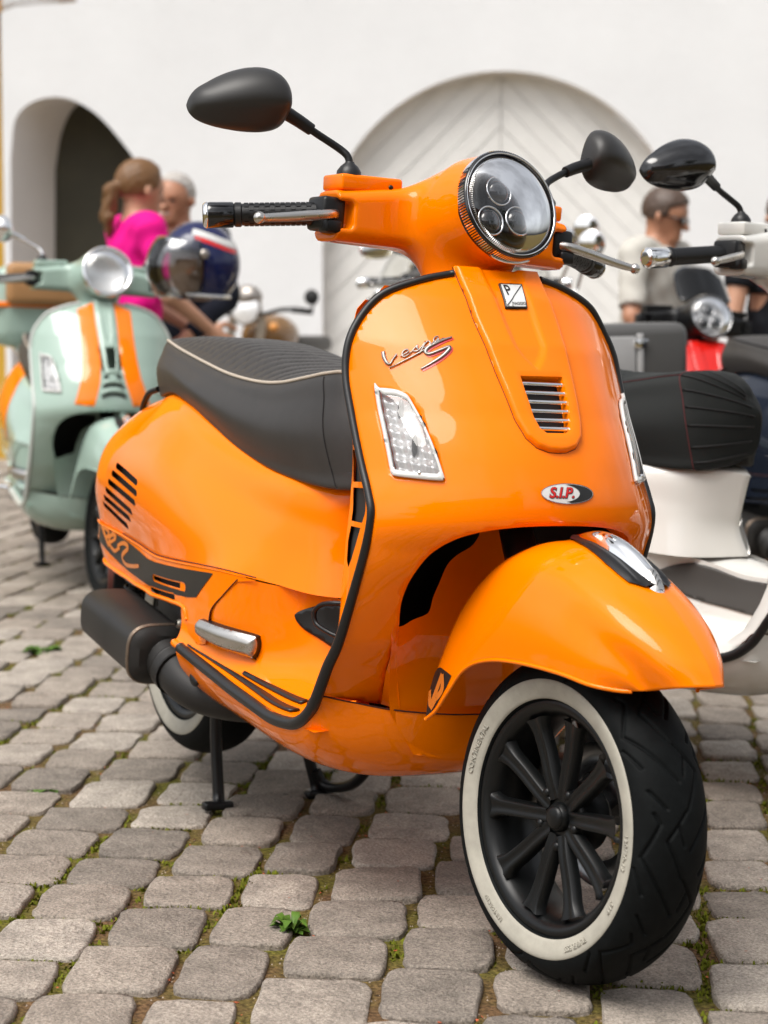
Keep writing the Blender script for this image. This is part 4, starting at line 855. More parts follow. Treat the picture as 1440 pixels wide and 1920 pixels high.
for sg in (1, -1):
    tf = (lambda p: p) if sg == 1 else mir
    rc = part('reservoir_cover', tf(box((.915, -.158, 1.139), (.030, .056, .0125), .005, 3, Matrix.Rotation(.04, 3, 'X'))), M['paint'], hb, smooth=40)
    part('screw', tf(lathe([(0, .0012), (.0035, .001), (.0042, -.003)], 14, (.9458, -.125, 1.138), (1, 0, .1))), M['black_satin'], hb)
    part('drain_hole', tf(ellipsoid((.936, -.118, 1.0535), (.012, .019, .006), rot=Matrix.Rotation(-.5, 3, 'Y'))), M['black_matt'], hb)
    part('switch_housing', tf(join(box((.918, -.222, 1.086), (.026, .020, .026), .006), box((.940, -.226, 1.066), (.014, .014, .010), .004))), M['black_satin'], hb)
    # grip, sub-parts along the bar
    g0 = np.array([.912, -.225, 1.087]); g1 = np.array([.828, -.385, 1.069]); L_ = np.linalg.norm(g1 - g0); ax = (g1 - g0) / L_; g0 = g0 - ax * .024
    grip = part('grip', tf(lathe([(.0165, 0), (.0185, .004), (.0185, .018), (.0168, .020), (.0168, .148), (.0190, .150), (.0190, .158), (.0172, .160)], 40, g0, ax)), M['black_trim'], steer=True, smooth=35)
    V, F_ = [], []
    for i in range(15):
        for j in range(10):
            a0, a1 = 2 * math.pi * (j + (i % 2) * .5) / 10, 2 * math.pi * (j + (i % 2) * .5 + .84) / 10; h0 = .026 + i * .0080; h1 = h0 + .0066; k = len(V)
            e1 = np.cross(ax, [0, 0, 1.]); e1 /= np.linalg.norm(e1); e2 = np.cross(ax, e1)
            for r_ in (.0162, .0182):
                for hh in (h0, h1):
                    for a in np.linspace(a0, a1, 4): V.append(tuple(g0 + ax * hh + r_ * (math.cos(a) * e1 + math.sin(a) * e2)))
            for m_ in range(3): F_.append((k + 8 + m_, k + 9 + m_, k + 13 + m_, k + 12 + m_)); F_.append((k + m_, k + 1 + m_, k + 9 + m_, k + 8 + m_)); F_.append((k + 4 + m_, k + 12 + m_, k + 13 + m_, k + 5 + m_))
            F_ += [(k, k + 8, k + 12, k + 4), (k + 3, k + 7, k + 15, k + 11)]
    part('grip_blocks', tf((V, F_)), M['black_trim'], grip, smooth=False, kind='stuff')
    part('bar_end', tf(lathe([(.0165, .160), (.0198, .162), (.0200, .196), (.0195, .202), (.017, .2045), (.0165, .208), (.0120, .2085), (0, .2085)], 40, g0, ax)), M['black_gloss'], grip)
    part('bar_ring', tf(lathe([(.0198, .1995), (.0206, .2005), (.0204, .2025), (.0180, .2062), (.0165, .2068)], 40, g0 + ax * .0006, ax)), M['chrome'], grip)
    # lever
    lv = spline([(.925, -.205, 1.087), (.942, -.218, 1.0855), (.952, -.235, 1.083), (.956, -.27, 1.077), (.957, -.31, 1.070), (.9595, -.345, 1.0645), (.962, -.356, 1.0630)], 50)
    lever = part('brake_lever', tf(tube(lv, [.0075, .0078, .0078, .0078, .0074, .0066, .0058], 12, sy=.62)), M['alu'], steer=True)
    part('lever_ball', tf(ellipsoid((.963, -.362, 1.0624), (.0090, .0090, .0090))), M['alu'], lever)
    # mirror
    arm = spline([(.924, -.190, 1.150), (.923, -.190, 1.168), (.919, -.193, 1.180), (.910, -.205, 1.191), (.900, -.235, 1.207), (.897, -.262, 1.2195)], 40)
    ma = part('mirror', tf(tube(arm, .0060, 10)), M['black_satin'], steer=True)
    part('mirror_boot', tf(lathe([(.0185, 0), (.0180, .006), (.0125, .014), (.0085, .018), (.0070, .022)], 24, (.924, -.190, 1.1485))), M['black_trim'], ma) if False else None
    part('mirror_boot', tf(lathe([(.0195, 0), (.0190, .006), (.0135, .014), (.0085, .018), (.0065, .021)], 24, (.924, -.190, 1.1495), (0, 0, 1))), M['black_trim'], ma)
    part('mirror_collar', tf(tube(spline([(.8985, -.248, 1.2135), (.897, -.27, 1.2235), (.899, -.305, 1.236)], 16), [.0095, .0100, .0105, .0115], 14)), M['black_satin'], ma, smooth=50)
    # head: stations from the blunt inner end to the pointed outer tip
    stn = [(-.2925, 1.242, .006, .010), (-.2945, 1.243, .024, .026), (-.300, 1.2445, .036, .038), (-.312, 1.2460, .0445, .048), (-.330, 1.2460, .0490, .053), (-.352, 1.2440, .0485, .053), (-.375, 1.2405, .0440, .049), (-.395, 1.2365, .0375, .042), (-.411, 1.2330, .0300, .034), (-.422, 1.2315, .0235, .026), (-.4285, 1.2305, .0165, .018), (-.4312, 1.2302, .0105, .011), (-.4320, 1.2300, .004, .005)]
    V = []; na = 36
    for (y, z, h, d) in stn:
        xb = .888 - (abs(y) - .2925) * .32
        for k in range(na):
            a = 2 * math.pi * k / na; c, s_ = math.cos(a), math.sin(a)
            up = h * (1.05 if s_ > 0 else .95) * math.copysign(abs(s_) ** .95, s_); fw = d * max(c, 0) ** 1.15 * (1.0 if s_ > 0 else 1) if c > 0 else .010 * c
            if s_ < -.12 and c > 0: fw *= 1 - .22 * min(1, (-s_ - .12) / .5)
            V.append((xb + fw, y, z + up + fw * .03))
    ns = len(stn); Vs = np.array(V).reshape(ns, na, 3); Vf = cr1(Vs.reshape(ns, -1), np.linspace(0, ns - 1, 60)).reshape(60, na, 3); F_ = grid_faces(60, na, False, True)
    V = Vf.reshape(-1, 3).tolist(); F_ += [tuple(range(na)), tuple(reversed(range(59 * na, 60 * na)))]
    mh = part('mirror_head', tf((V, F_)), M['mirror_black'], ma, smooth=60)
    part('mirror_glass', tf(ellipsoid((.862, -.360, 1.241), (.0035, .062, .038), rot=Matrix.Rotation(-.31, 3, 'Z'))), M['chrome'], ma)
# -- headlight ------------------------------------------------------------------------------
hl = part('headlight', lathe([(.0860, -.012), (.0868, .0), (.0866, .010), (.0850, .0130), (.0830, .0138), (.0815, .0125), (.0805, .006), (.079, -.03)], 140, HC, HN), M['black_gloss'], steer=True, smooth=45)
E1 = np.array([0, 1., 0]); E2 = np.cross(HN, E1); E2 = E2 if E2[2] > 0 else -E2
hp = lambda r, a, h: HC + HN * h + r * (math.cos(a) * E1 + math.sin(a) * E2)
def ribs(r0, r1, h0, h1, n, wf):
    V, F_ = [], []
    for i in range(n):
        a = 2 * math.pi * i / n; w = wf * math.pi / n; k = len(V)
        for (r, h) in ((r0, h0), (r1, h1)):
            for s_, b in ((-1, 0), (0, .0009), (1, 0)): V.append(tuple(hp(r + (b if abs(h1 - h0) > abs(r1 - r0) else 0), a + s_ * w, h + (b if abs(h1 - h0) <= abs(r1 - r0) else 0))))
        F_ += [(k, k + 1, k + 4, k + 3), (k + 1, k + 2, k + 5, k + 4)]
    return V, F_
part('bezel_ribs', ribs(.0869, .0868, -.006, .0105, 132, .55), M['chrome'], hl, smooth=False, kind='stuff')
part('bezel_ribs', ribs(.0795, .0735, .0065, .0150, 150, .5), M['chrome'], hl, smooth=False, kind='stuff')
part('bezel_ring', lathe([(.0832, .0128), (.0824, .0146), (.0812, .0128)], 120, HC, HN), M['chrome'], hl)
dome_p = [(.0812 * math.sin(t), .0065 + .026 * (math.cos(t) - math.cos(1.30)) / (1 - math.cos(1.30))) for t in np.linspace(0, 1.30, 18)]
dome_p = [(r * .0812 / (.0812 * math.sin(1.30)), h) for r, h in dome_p]
part('lens', lathe(dome_p, 90, HC, HN), M['lens'], hl)
M['lamp_dark'] = pm('lamp_dark_inner', (.012, .012, .013), .22, .3); M['projector'] = pm('projector_glass', (.02, .022, .026), .03, coat=1)
part('lamp_bowl', lathe([(.0800, .0), (.074, -.020), (.062, -.034), (.0, -.040)], 90, HC, HN), M['lamp_dark'], hl)
for (a, b, r) in ((-.004, .029, .0215), (-.026, -.022, .0215), (.027, -.016, .0215)):
    c = HC + E1 * a + E2 * b - HN * .030
    pj = part('projector', lathe([(r * 1.22, -.004), (r * 1.20, .016), (r * 1.08, .0215), (r, .020), (r * .97, .012)], 48, c, HN), M['lamp_dark'], hl, smooth=45)
    part('projector_ring', lathe([(r * 1.12, .0205), (r * 1.06, .0228), (r * .99, .0205)], 48, c, HN), M['chrome'], hl)
    part('projector_lens', lathe([(r * math.sin(t), .012 + r * .75 * math.cos(t)) for t in np.linspace(1.5, 0, 12)], 40, c, HN), M['projector'], hl)
    part('projector_cup', lathe([(r * 1.30, .006), (r * 1.75, .010), (r * 1.78, .004)], 40, c, HN), M['lamp_dark'], hl)
V, F_ = [], []
for a0 in (-2.2, -1.75, -1.3, -.85, -.4, .05, .5, 1.1, 2.0, 2.6):
    k = len(V); 
    for a in np.linspace(a0, a0 + .24, 5): V += [tuple(hp(.0665, a, -.012)), tuple(hp(.0715, a, -.006))]
    F_ += [(k + 2 * i, k + 2 * i + 1, k + 2 * i + 3, k + 2 * i + 2) for i in range(4)]
part('light_bars', (V, F_), M['reflector'], hl)
part('headlight_trim', tube([hp(.0885, a, -.006) for a in np.linspace(-2.0, -1.15, 16)], .0024, 8), M['chrome'], hl)
# -- front mudguard ---------------------------------------------------------------------------
fd = part('front_mudguard', weld(loft(FENDER, 90, 44)), M['paint'], steer=True); solid(fd, .003, -1)
bmw = bmesh.new(); bmw.from_mesh(fd.data); bmesh.ops.remove_doubles(bmw, verts=bmw.verts, dist=2e-4); bmesh.ops.recalc_face_normals(bmw, faces=bmw.faces)
if sum(f.normal.z * f.calc_area() for f in bmw.faces) < 0: bmesh.ops.reverse_faces(bmw, faces=bmw.faces)
bmw.to_mesh(fd.data); bmw.free(); fd.data.shade_smooth()
DSG = 1 if nrm(FD, np.array([.5]), np.array([.3]))[0, 2] > 0 else -1
fds = (.62, .26)
ed = [(u, 1) for u in np.linspace(0, 1, 40)]; part('mudguard_edge', both(tube(FD(*np.array(ed).T), .0032, 8)), M['paint'], fd)
tailo = [(.995, .66), (.86, .83), (.772, .93), (.80, .955), (.86, .965), (.93, .985), (.995, .99)]
fdc = part('decal', both(sheet(tailo, lift(FD, .001, DSG), .004, (), fds)), M['decal'], fd)
for q in ([(.985, .80), (.955, .93), (.915, .90), (.87, .84)], [(.87, .84), (.845, .93), (.895, .935)], [(.95, .955), (.90, .93)]): part('lettering', both(stroke(q, .0095, lift(FD, .0018, DSG), 24)), M['decal_orange'], fd)
# crest: black saddle, chrome blade with a small stamped shield
def CRF(u, s):   # u along the crown 0 (low front) .. 1 (top rear), s across -1..1
    u = np.asarray(u, float); s = np.asarray(s, float)
    c = cr1(np.array([(1.526, 0, .5480), (1.507, 0, .590), (1.472, 0, .617), (1.427, 0, .6375), (1.375, 0, .6460), (1.315, 0, .634)]), u * 5); c0 = FD(np.interp(u, [0, 1], [.215, .60]), np.zeros_like(u))
    w = np.interp(u, [0, .03, .12, .3, .6, .9, 1], [.001, .009, .0150, .0185, .0180, .013, .006]); k = np.sqrt(np.clip(1 - s * s, 0, 1))
    p = c.copy(); p[..., 1] = s * w; p[..., 2] -= (1 - k) * .024; p[..., 0] -= (1 - k) * .014; return p
u_, s_ = np.meshgrid(np.linspace(0, 1, 40), np.linspace(-1, 1, 17), indexing='ij'); crest = part('mudguard_crest', (CRF(u_.ravel(), s_.ravel()).reshape(-1, 3).tolist(), grid_faces(40, 17)), M['chrome'], steer=True)
so = [(.625, .0), (.61, .06), (.55, .120), (.488, .155), (.421, .180), (.375, .178), (.345, .165), (.325, .09), (.32, 0)]
part('crest_saddle', both(sheet(so, lift(FD, lambda a, b: .003 + .004 * np.clip(pdist(np.stack([a, b], -1) * np.array(fds), np.array(so[1:-1]) * np.array(fds)) / .01, 0, 1), DSG), .005, (), fds)), M['black_satin'], crest)
st = part('crest_emblem', sheet([(.14, -.55), (.14, .55), (.30, .62), (.30, -.62)], lambda a, b: CRF(a, b) + np.array([.0012, 0, .0012]), .004, (), (.22, .014)), M['alu'], crest)
for k in range(3): part('emblem_line', stroke([(.17 + .04 * k, -.35), (.20 + .04 * k, .0), (.16 + .04 * k, .4)], .0012, lambda a, b: CRF(a, b) + np.array([.002, 0, .002]), 12), M['ink'], st)
# -- wheels -----------------------------------------------------------------------------------
def wheel(name, centre, k=1.0, treaded=False, steer=False):
    c = Vector(centre); A3 = (0, 1, 0)
    prof = [(.168, -.0475), (.163, -.0515), (.156, -.0495), (.150, -.045), (.1455, -.038), (.141, -.022), (.139, 0), (.141, .022), (.1455, .038), (.156, .0495), (.168, .0475)]
    w = part(name, lathe(np.array(prof) * k, 96, c, A3), M['rim'], steer=steer)
    tp = np.array([(.1655, -.0470), (.1670, -.0515), (.172, -.0555), (.182, -.0595), (.193, -.0612), (.203, -.0600), (.211, -.0568), (.218, -.0510), (.2245, -.0430), (.230, -.0320), (.2340, -.0180), (.2358, 0)])
    tp = np.concatenate([tp, tp[-2::-1] * np.array([1, -1])]) * k
    if treaded:
        n, m = 900, 110; P = cr1(tp, np.linspace(0, len(tp) - 1, 400)); d = np.r_[0, np.cumsum(np.linalg.norm(np.diff(P, axis=0), axis=1))]
        ss = np.linspace(0, d[-1], m); pr_ = np.interp(ss, d, P[:, 0]); py = np.interp(ss, d, P[:, 1]); wl_ = ss - d[-1] / 2
        th_ = np.linspace(0, 2 * np.pi, n, endpoint=False); s = th_[:, None] * .236; Pit = 2 * np.pi * .236 / 8
        dep = np.zeros((n, m))
        segs = [((.005, .006), (.086, .066)), ((.060, .004), (.112, .030)), ((.112, .030), (.150, .000)), ((.086, .066), (.135, .040)), ((.135, .040), (.150, .048)), ((.030, .055), (.066, .074)), ((.155, .030), (.182, .052)), ((.012, -.004), (.040, -.012))]
        for side, ph in ((1, 0), (-1, .5)):
            for (a, b) in segs:
                a_, b_ = np.array(a), np.array(b); a_ = a_ * np.array([1, side]); b_ = b_ * np.array([1, side]); dd = b_ - a_; L2 = dd @ dd
                for sh in (-1, 0, 1):
                    sx = ((s - ph * Pit) % Pit) + sh * Pit - a_[0]; wy = wl_[None] - a_[1]; t = np.clip((sx * dd[0] + wy * dd[1]) / L2, 0, 1)
                    ds = np.hypot(sx - t * dd[0], wy - t * dd[1]); dep = np.maximum(dep, np.clip(1.3 - ds / .0023, 0, 1))
        nr = np.gradient(py); nh = -np.gradient(pr_); ln = np.hypot(nr, nh); nr /= ln; nh /= ln
        R_ = pr_[None] - dep * .0042 * nr[None]; Y_ = py[None] - dep * .0042 * nh[None]
        V = np.stack([c.x + R_ * np.cos(th_)[:, None], c.y + Y_, c.z + R_ * np.sin(th_)[:, None]], -1).reshape(-1, 3).tolist()
        part('tyre', (V, [q[::-1] for q in grid_faces(n, m, True, False)]), M['tyre'], w)
    else: part('tyre', lathe(cr1(tp, np.linspace(0, len(tp) - 1, 50)), 96, c, A3), M['tyre'], w)
    for sg in (-1, 1):
        part('white_band', lathe(np.array([(.1685, .0540), (.1700, .0562), (.1730, .0574), (.182, .0609), (.190, .0624), (.1945, .0622), (.1965, .0612), (.1975, .0598)]) * np.array([k, sg * k]), 128, c, A3), M['whitewall'], w)
    part('hub', lathe(np.array([(0, -.040), (.018, -.0395), (.0205, -.036), (.0215, -.030), (.046, -.029), (.050, -.024), (.050, .02), (.03, .04), (0, .04)]) * k, 48, c, A3), M['rim'], w, smooth=40)
    part('hub_cap', lathe(np.array([(0, -.0455), (.012, -.045), (.0165, -.0425), (.0175, -.036)]) * k, 40, c, A3), M['rim'], w)
    for i in range(5):
        for s_ in (-1, 1):
            a = math.radians(96 + 72 * i + s_ * 17.5); rp = spline([(.026, -.030), (.055, -.034), (.095, -.036), (.124, -.040), (.143, -.044)], 14) * k; e = Vector((math.cos(a), 0, math.sin(a)))
            pth = [np.array(c + e * r_ + Vector((0, h, 0))) for r_, h in rp]
            T = np.array(e); B = np.array((-math.sin(a), 0, math.cos(a))); Wd = np.interp(np.linspace(0, 1, 14), [0, .2, .75, .92, 1], [.0125, .0120, .0135, .0175, .0215]) * k
            sec = [(-1, -.012), (-.85, .0035), (-.62, .0052), (-.3, .0030), (0, .0020), (.3, .0030), (.62, .0052), (.85, .0035), (1, -.012)]
            V = [tuple(pth[j] + B * Wd[j] * q + np.array((0, -1, 0)) * hh * k) for j in range(14) for q, hh in sec]
            part('spoke', (V, grid_faces(14, 9)), M['rim'], w)
        a = math.radians(96 + 72 * i + 36); bc = c + Vector((math.cos(a), 0, math.sin(a))) * .041 * k
        part('wheel_bolt', lathe([(0, -.0395), (.005, -.039), (.0068, -.036), (.007, -.026)], 16, (bc.x, bc.y, bc.z), A3), M['rim'], w)
    return w
fw = wheel('front_wheel', (1.375, 0, .236), 1.0, True, True)
band_o = [o for o in fw.children if o.name.startswith('white_band')][0]
def ring_text(s, phi, r=.1830, size=.0115):
    V, F_ = text_mesh(s, size, bold=.0002, spacing=1.08); V = np.array(V); ph = phi - V[:, 0] / r; rr_ = r + V[:, 1]
    hh = np.interp(rr_, [.1730, .182, .190, .1945], [.0574, .0609, .0624, .0622]) + .0007
    o = part('lettering', (np.stack([1.375 + rr_ * np.cos(ph), -hh, .236 + rr_ * np.sin(ph)], -1).tolist(), F_), M['whitewall'], band_o); _solid(o, .0014, 0); return o
ring_text('CONTINENTAL', math.radians(158)); ring_text('120/70-12', math.radians(-2)); ring_text('TUBELESS', math.radians(-58)); ring_text('51P', math.radians(-28)); ring_text('REINFORCED', math.radians(-122), size=.008)
part('brake_disc', lathe([(.105, .042), (.105, .046), (.065, .046), (.065, .042)], 64, (1.375, 0, .236), (0, 1, 0)), pm('disc_steel', (.3, .3, .3), .3, 1), fw)
part('brake_caliper', box((1.27, .055, .26), (.035, .025, .04), .008), M['engine'], steer=True)
part('fork', tube(spline([(1.375, .085, .236), (1.31, .095, .27), (1.29, .09, .33), (1.27, .05, .45), (1.23, .0, .53), (1.13, 0, .72)], 30), [.022, .02, .02, .024, .026, .026], 14), M['black_satin'], steer=True)
rw = wheel('rear_wheel', (0, 0, .243 + .058), 1.03)
# -- exhaust, engine, stand --------------------------------------------------------------------
ax0 = np.array([.028, -.222, .354]); ax1 = np.array([.315, -.222, .312]); secs = []
for t, hw, hh, in ((-.035, .040, .030), (-.03, .052, .041), (-.012, .0595, .0475), (0, .061, .049), (.5, .061, .0515), (.93, .060, .052), (.965, .0625, .0545), (.985, .0625, .0545), (1.0, .058, .05), (1.03, .048, .040), (1.035, .03, .025)):
    c = ax0 + (ax1 - ax0) * t; row = []
    for k in range(36):
        a = 2 * math.pi * k / 36; co, si = math.cos(a), math.sin(a); row.append(c + np.array([.14 * si * hh, -hw * math.copysign(abs(co) ** .62, co), hh * math.copysign(abs(si) ** .62, si)]))
    secs.append(row)
V = np.array(secs).reshape(-1, 3).tolist(); ns = len(secs); F_ = grid_faces(ns, 36, False, True) + [tuple(range(36)), tuple(reversed(range((ns - 1) * 36, ns * 36)))]
mf_ = part('muffler', (V, F_), M['muffler'], smooth=35)
band = [secs[6][k] * 1.0 for k in range(36)]; cb = ax0 + (ax1 - ax0) * .955
for dt in (.948, .968): part('muffler_band', tube([(ax0 + (ax1 - ax0) * dt) + (np.array(p) - (ax0 + (ax1 - ax0) * .965)) * 1.012 for p in band], .0026, 6, closed=True), pm('worn_steel', (.22, .17, .13), .4, .8, var=.4, vscale=60), mf_)
part('exhaust_pipe', tube(spline([(.31, -.212, .306), (.345, -.207, .292), (.395, -.198, .270), (.44, -.175, .255), (.50, -.12, .25), (.52, -.05, .26)], 40), [.044, .044, .041, .038, .036, .034, .03], 20), M['muffler'], mf_)
part('pipe_collar', tube(spline([(.335, -.209, .296), (.36, -.2055, .286)], 6), .0465, 20), M['muffler'], mf_)
part('engine', join(box((.22, -.04, .33), (.20, .085, .075), .02), box((.30, -.05, .40), (.11, .10, .05), .02), box((.05, .09, .31), (.16, .035, .065), .02), lathe([(0, 0), (.06, 0), (.065, .01), (.065, .06), (.05, .07)], 24, (.02, -.12, .30), (0, 1, 0)), box((.42, 0, .30), (.07, .10, .07), .02)), M['engine'])
part('engine_casting', join(ellipsoid((.395, -.165, .388), (.022, .02, .026)), ellipsoid((.405, -.170, .358), (.017, .02, .02)), box((.37, -.14, .37), (.02, .03, .03), .008), lathe([(.009, 0), (.009, .03), (.005, .034)], 12, (.385, -.19, .375), (0, -1, .2))), M['casting'])
part('shock_absorber', join(tube([(-.12, -.135, .30), (-.06, -.125, .47)], .012, 10), *[lathe([(.019, -.003), (.0225, 0), (.019, .003)], 18, (-.115 + .005 * k * 1.2, -.134 + .0008 * k, .315 + .0145 * k), (.33, .05, .94)) for k in range(10)]), M['black_satin'])
stand = part('centre_stand', join(tube(spline([(.235, -.074, .235), (.236, -.073, .14), (.258, -.071, .012)], 14), .0115, 10), tube(spline([(.235, .10, .235), (.215, .125, .13), (.222, .158, .012)], 14), .0115, 10), tube([(.235, -.09, .235), (.235, .12, .235)], .014, 10), box((.262, -.075, .007), (.012, .030, .008), .004), box((.225, .160, .007), (.014, .028, .008), .004)), M['black_satin'], kind=None)
part('stand_lever', tube(spline([(.225, .150, .055), (.235, .165, .028), (.27, .18, .028), (.33, .185, .050), (.37, .19, .085), (.39, .19, .12)], 40), .011, 10), M['black_satin'], stand)

# ---- the other two-wheelers ---------------------------------------------------------------
GRP = 'scooters parked in the courtyard'
def kids(o): return [c for c in bpy.data.objects if c.parent == o]
CHILD = {}
for o in bpy.data.objects:
    if o.parent is not None: CHILD.setdefault(o.parent.name, []).append(o)
def paint(name, col, **k): return pm(name, col, .5, 0, 1, .015, spec=0, **k)
def copy_scooter(label, loc, yaw, lean, mats, drop=(), scale=1.0, edit=None):
    r = orange.copy(); COL.objects.link(r); r.location = loc; r.rotation_mode = 'XYZ'
    r.matrix_world = Matrix.Translation(loc) @ Matrix.Rotation(yaw, 4, 'Z') @ Matrix.Rotation(-lean, 4, 'X') @ Matrix.Scale(scale, 4)
    r['label'] = label; made = {}
    def rec(src, par):
        for ch in CHILD.get(src.name, ()):
            base = ch.name.split('.')[0]
            if base in drop: continue
            c = ch.copy(); COL.objects.link(c); c.parent = par
            for i, sl in enumerate(ch.material_slots):
                m2 = mats.get((base, sl.material.name)) or mats.get(sl.material.name)
                if m2 is not None: c.material_slots[i].link = 'OBJECT'; c.material_slots[i].material = m2
            made.setdefault(base, []).append(c); rec(ch, c)
    rec(orange, r)
    return r, made
LETTERS = ('script_letter', 'script_badge', 'script_shadow', 'sticker', 'crescent', 'sticker_outline', 'lettering', 'decal', 'emblem', 'emblem_face', 'emblem_line', 'crest_emblem', 'grip_blocks', 'stitching', 'plate_edge')
def place(X, D, deg, scale=1.0, local=(1.083, 0)):
    """ground point such that the local (x, y) of the scooter stands at street position X, D"""
    yaw = yaw_of(deg); c, s = math.cos(yaw), math.sin(yaw); p = W3(X, D, 0)
    return (p[0] - scale * (c * local[0] - s * local[1]), p[1] - scale * (s * local[0] + c * local[1]), 0), yaw
# white scooter to the right
M['white_paint'] = paint('white_paint', (.72, .71, .67)); M['mint'] = paint('mint_paint', (.33, .44, .38)); M['cream'] = paint('cream_paint', (.66, .58, .36))
M['grey_paint'] = paint('grey_paint', (.16, .155, .15)); M['red_paint'] = paint('red_paint', (.55, .012, .008)); M['blue_black'] = paint('blue_black_paint', (.012, .016, .026))
M['stripe'] = paint('orange_stripe', (.90, .20, .004)); M['tan'] = pm('tan_leather', (.36, .19, .075), .5); M['red_thread'] = pm('red_thread', (.10, .012, .014), .8); M['seat2'] = pm('ribbed_seat', (.008, .010, .0095), .7, spec=.3, bump=.2, bscale=500)
white, wm_ = copy_scooter('white scooter with a ribbed black seat and a chrome bar end, right of the orange', (-.2287, .6213, 0), .411, .0258,
    {'orange_paint': M['white_paint'], 'seat_vinyl': M['seat2'], 'seat_piping': M['red_thread'], ('bar_end', 'black_gloss'): M['chrome'], ('mirror_head', 'mirror_black'): M['black_gloss']}, LETTERS + ('bag_hook',), .980)
STW = Matrix.Translation(SP) @ Matrix.Rotation(0.0905 - .07, 4, SA) @ Matrix.Translation(-SP)
for nm in ('handlebar_cover', 'grip', 'brake_lever', 'mirror', 'headlight', 'front_wheel', 'front_mudguard', 'mudguard_crest', 'fork', 'brake_caliper'):
    for o in wm_.get(nm, []): o.matrix_local = STW
for o in list(wm_.get('seat_piping', [])): o.data = mesh(*tube(patch(SE, np.linspace(.02, .93, 90), np.full(90, 2 / 7)) + np.array([0, -.0003, .0003]), .0012, 6)); o.data.materials.append(M['red_thread'])
for o in wm_['seat']: o.scale = (.968, 1, 1)
M['floor_mat'] = pm('grey_floor_mat', (.060, .057, .053), .6)
for o in wm_['knee_mat']: o.material_slots[0].link = 'OBJECT'; o.material_slots[0].material = M['floor_mat']
# ribs sewn round the nose of the white scooter's seat
for v0 in np.linspace(.10, .86, 9):
    pth = patch(SE, np.linspace(.79, .97, 18), np.full(18, v0)); q = tube(pth + np.array([.0005, -.0005, 0]), .0022, 6); ob = obj('seat_rib', mesh(*q), M['black_matt'], wm_['seat'][0])
rs = patch(SE, np.full(24, .785), np.linspace(.02, .86, 24)); obj('red_seam', mesh(*tube(rs + np.array([0, -.0004, 0]), .0011, 5)), M['red_thread'], wm_['seat'][0])
# mint scooter on the left, stripes, top case with tan backrest
loc, yaw = place(-.995, 6.67, 19)
mint, mm_ = copy_scooter('mint green scooter with two orange stripes and a top case', loc, yaw, .02,
    {'orange_paint': M['mint'], 'black_rubber_trim': M['black_trim'], 'black_gloss': M['chrome'], 'lamp_dark_inner': M['reflector'], ('grille_bar', 'chrome'): M['mint'], ('edge_trim', 'black_rubber_trim'): pm('pale_trim', (.5, .53, .5), .3), ('mirror', 'black_satin'): M['chrome'], ('mirror_collar', 'black_satin'): M['chrome'], ('mirror_head', 'mirror_black'): M['chrome'], 'decal_black': M['mint'], ('knee_mat', 'black_rubber_trim'): M['black_trim']},
    LETTERS + ('projector', 'projector_ring', 'projector_lens', 'projector_cup', 'bezel_ribs', 'light_bars', 'tail_flap', 'grille_bar', 'grille_back', 'grille_rim', 'muffler', 'grab_rail', 'white_band'))
for k, (zz, w_) in enumerate(((.775, .030), (.745, .036), (.715, .043))):
    yy = np.linspace(-w_, w_, 14); obj('horn_louvre', mesh(*tube(lift(SH, .006, SGN)(yy, np.full(14, zz) - .25 * yy ** 2 / w_), [.002, .009, .010, .009, .002], 10)), M['mint'], mm_['leg_shield'][0]); obj('louvre_slot', mesh(*tube(lift(SH, .002, SGN)(yy * .95, np.full(14, zz - .012) - .25 * yy ** 2 / w_), .0045, 8)), M['black_matt'], mm_['leg_shield'][0])
for o in mm_['centre_cover']: o.scale = (1, .46, 1); o.location.x -= .002
obj('headlight_rim', mesh(*lathe([(.083, .004), (.0885, .008), (.0905, .014), (.0875, .0185), (.080, .0175), (.076, .012)], 80, HC, HN)), M['chrome'], mm_['headlight'][0])
fS = lift(SH, .0016, SGN)
sl = [(.036, 1.012), (.037, .94), (.034, .87), (.035, .80), (.044, .74), (.058, .69), (.066, .662), (.128, .668), (.118, .70), (.100, .76), (.093, .82), (.090, .90), (.092, .985)]
for sg in (1, -1): obj('stripe', mesh(*sheet([(sg * a, b) for a, b in (sl[:7] + sl[7:])], fS, .012)), M['stripe'], mm_['leg_shield'][0])
cw = obj('stripe', mesh(*sheet([(.40, .02), (.58, .02), (.60, .5), (.59, .97), (.42, .97), (.41, .5)], lift(CW, .0018, 1 if nrm(CW, np.array([.4]), np.array([.6]))[0, 1] < 0 else -1), .02, (), (1.2, .42))), M['stripe'], mm_['rear_body'][0])
tcs = box((-.34, 0, 1.01), (.17, .205, .165), .07, 5); tcase = obj('top_case', mesh(*tcs), M['mint'], mint)
obj('case_stripe', mesh(*box((-.34, 0, 1.015), (.1712, .2062, .011), .004)), M['stripe'], tcase)
obj('backrest', mesh(*box((-.155, 0, 1.10), (.035, .16, .085), .03, 4)), M['tan'], tcase)
obj('crash_bar', mesh(*tube(spline([(.60, -.235, .33), (.45, -.31, .335), (.30, -.33, .335), (.12, -.30, .335), (.05, -.22, .34)], 40), .014, 10)), M['chrome'], mint)
obj('rear_carrier', mesh(*tube(spline([(-.05, -.10, .80), (-.2, -.12, .845), (-.45, -.10, .85), (-.45, .10, .85), (-.2, .12, .845), (-.05, .10, .80)], 50), .009, 8)), M['chrome'], mint)
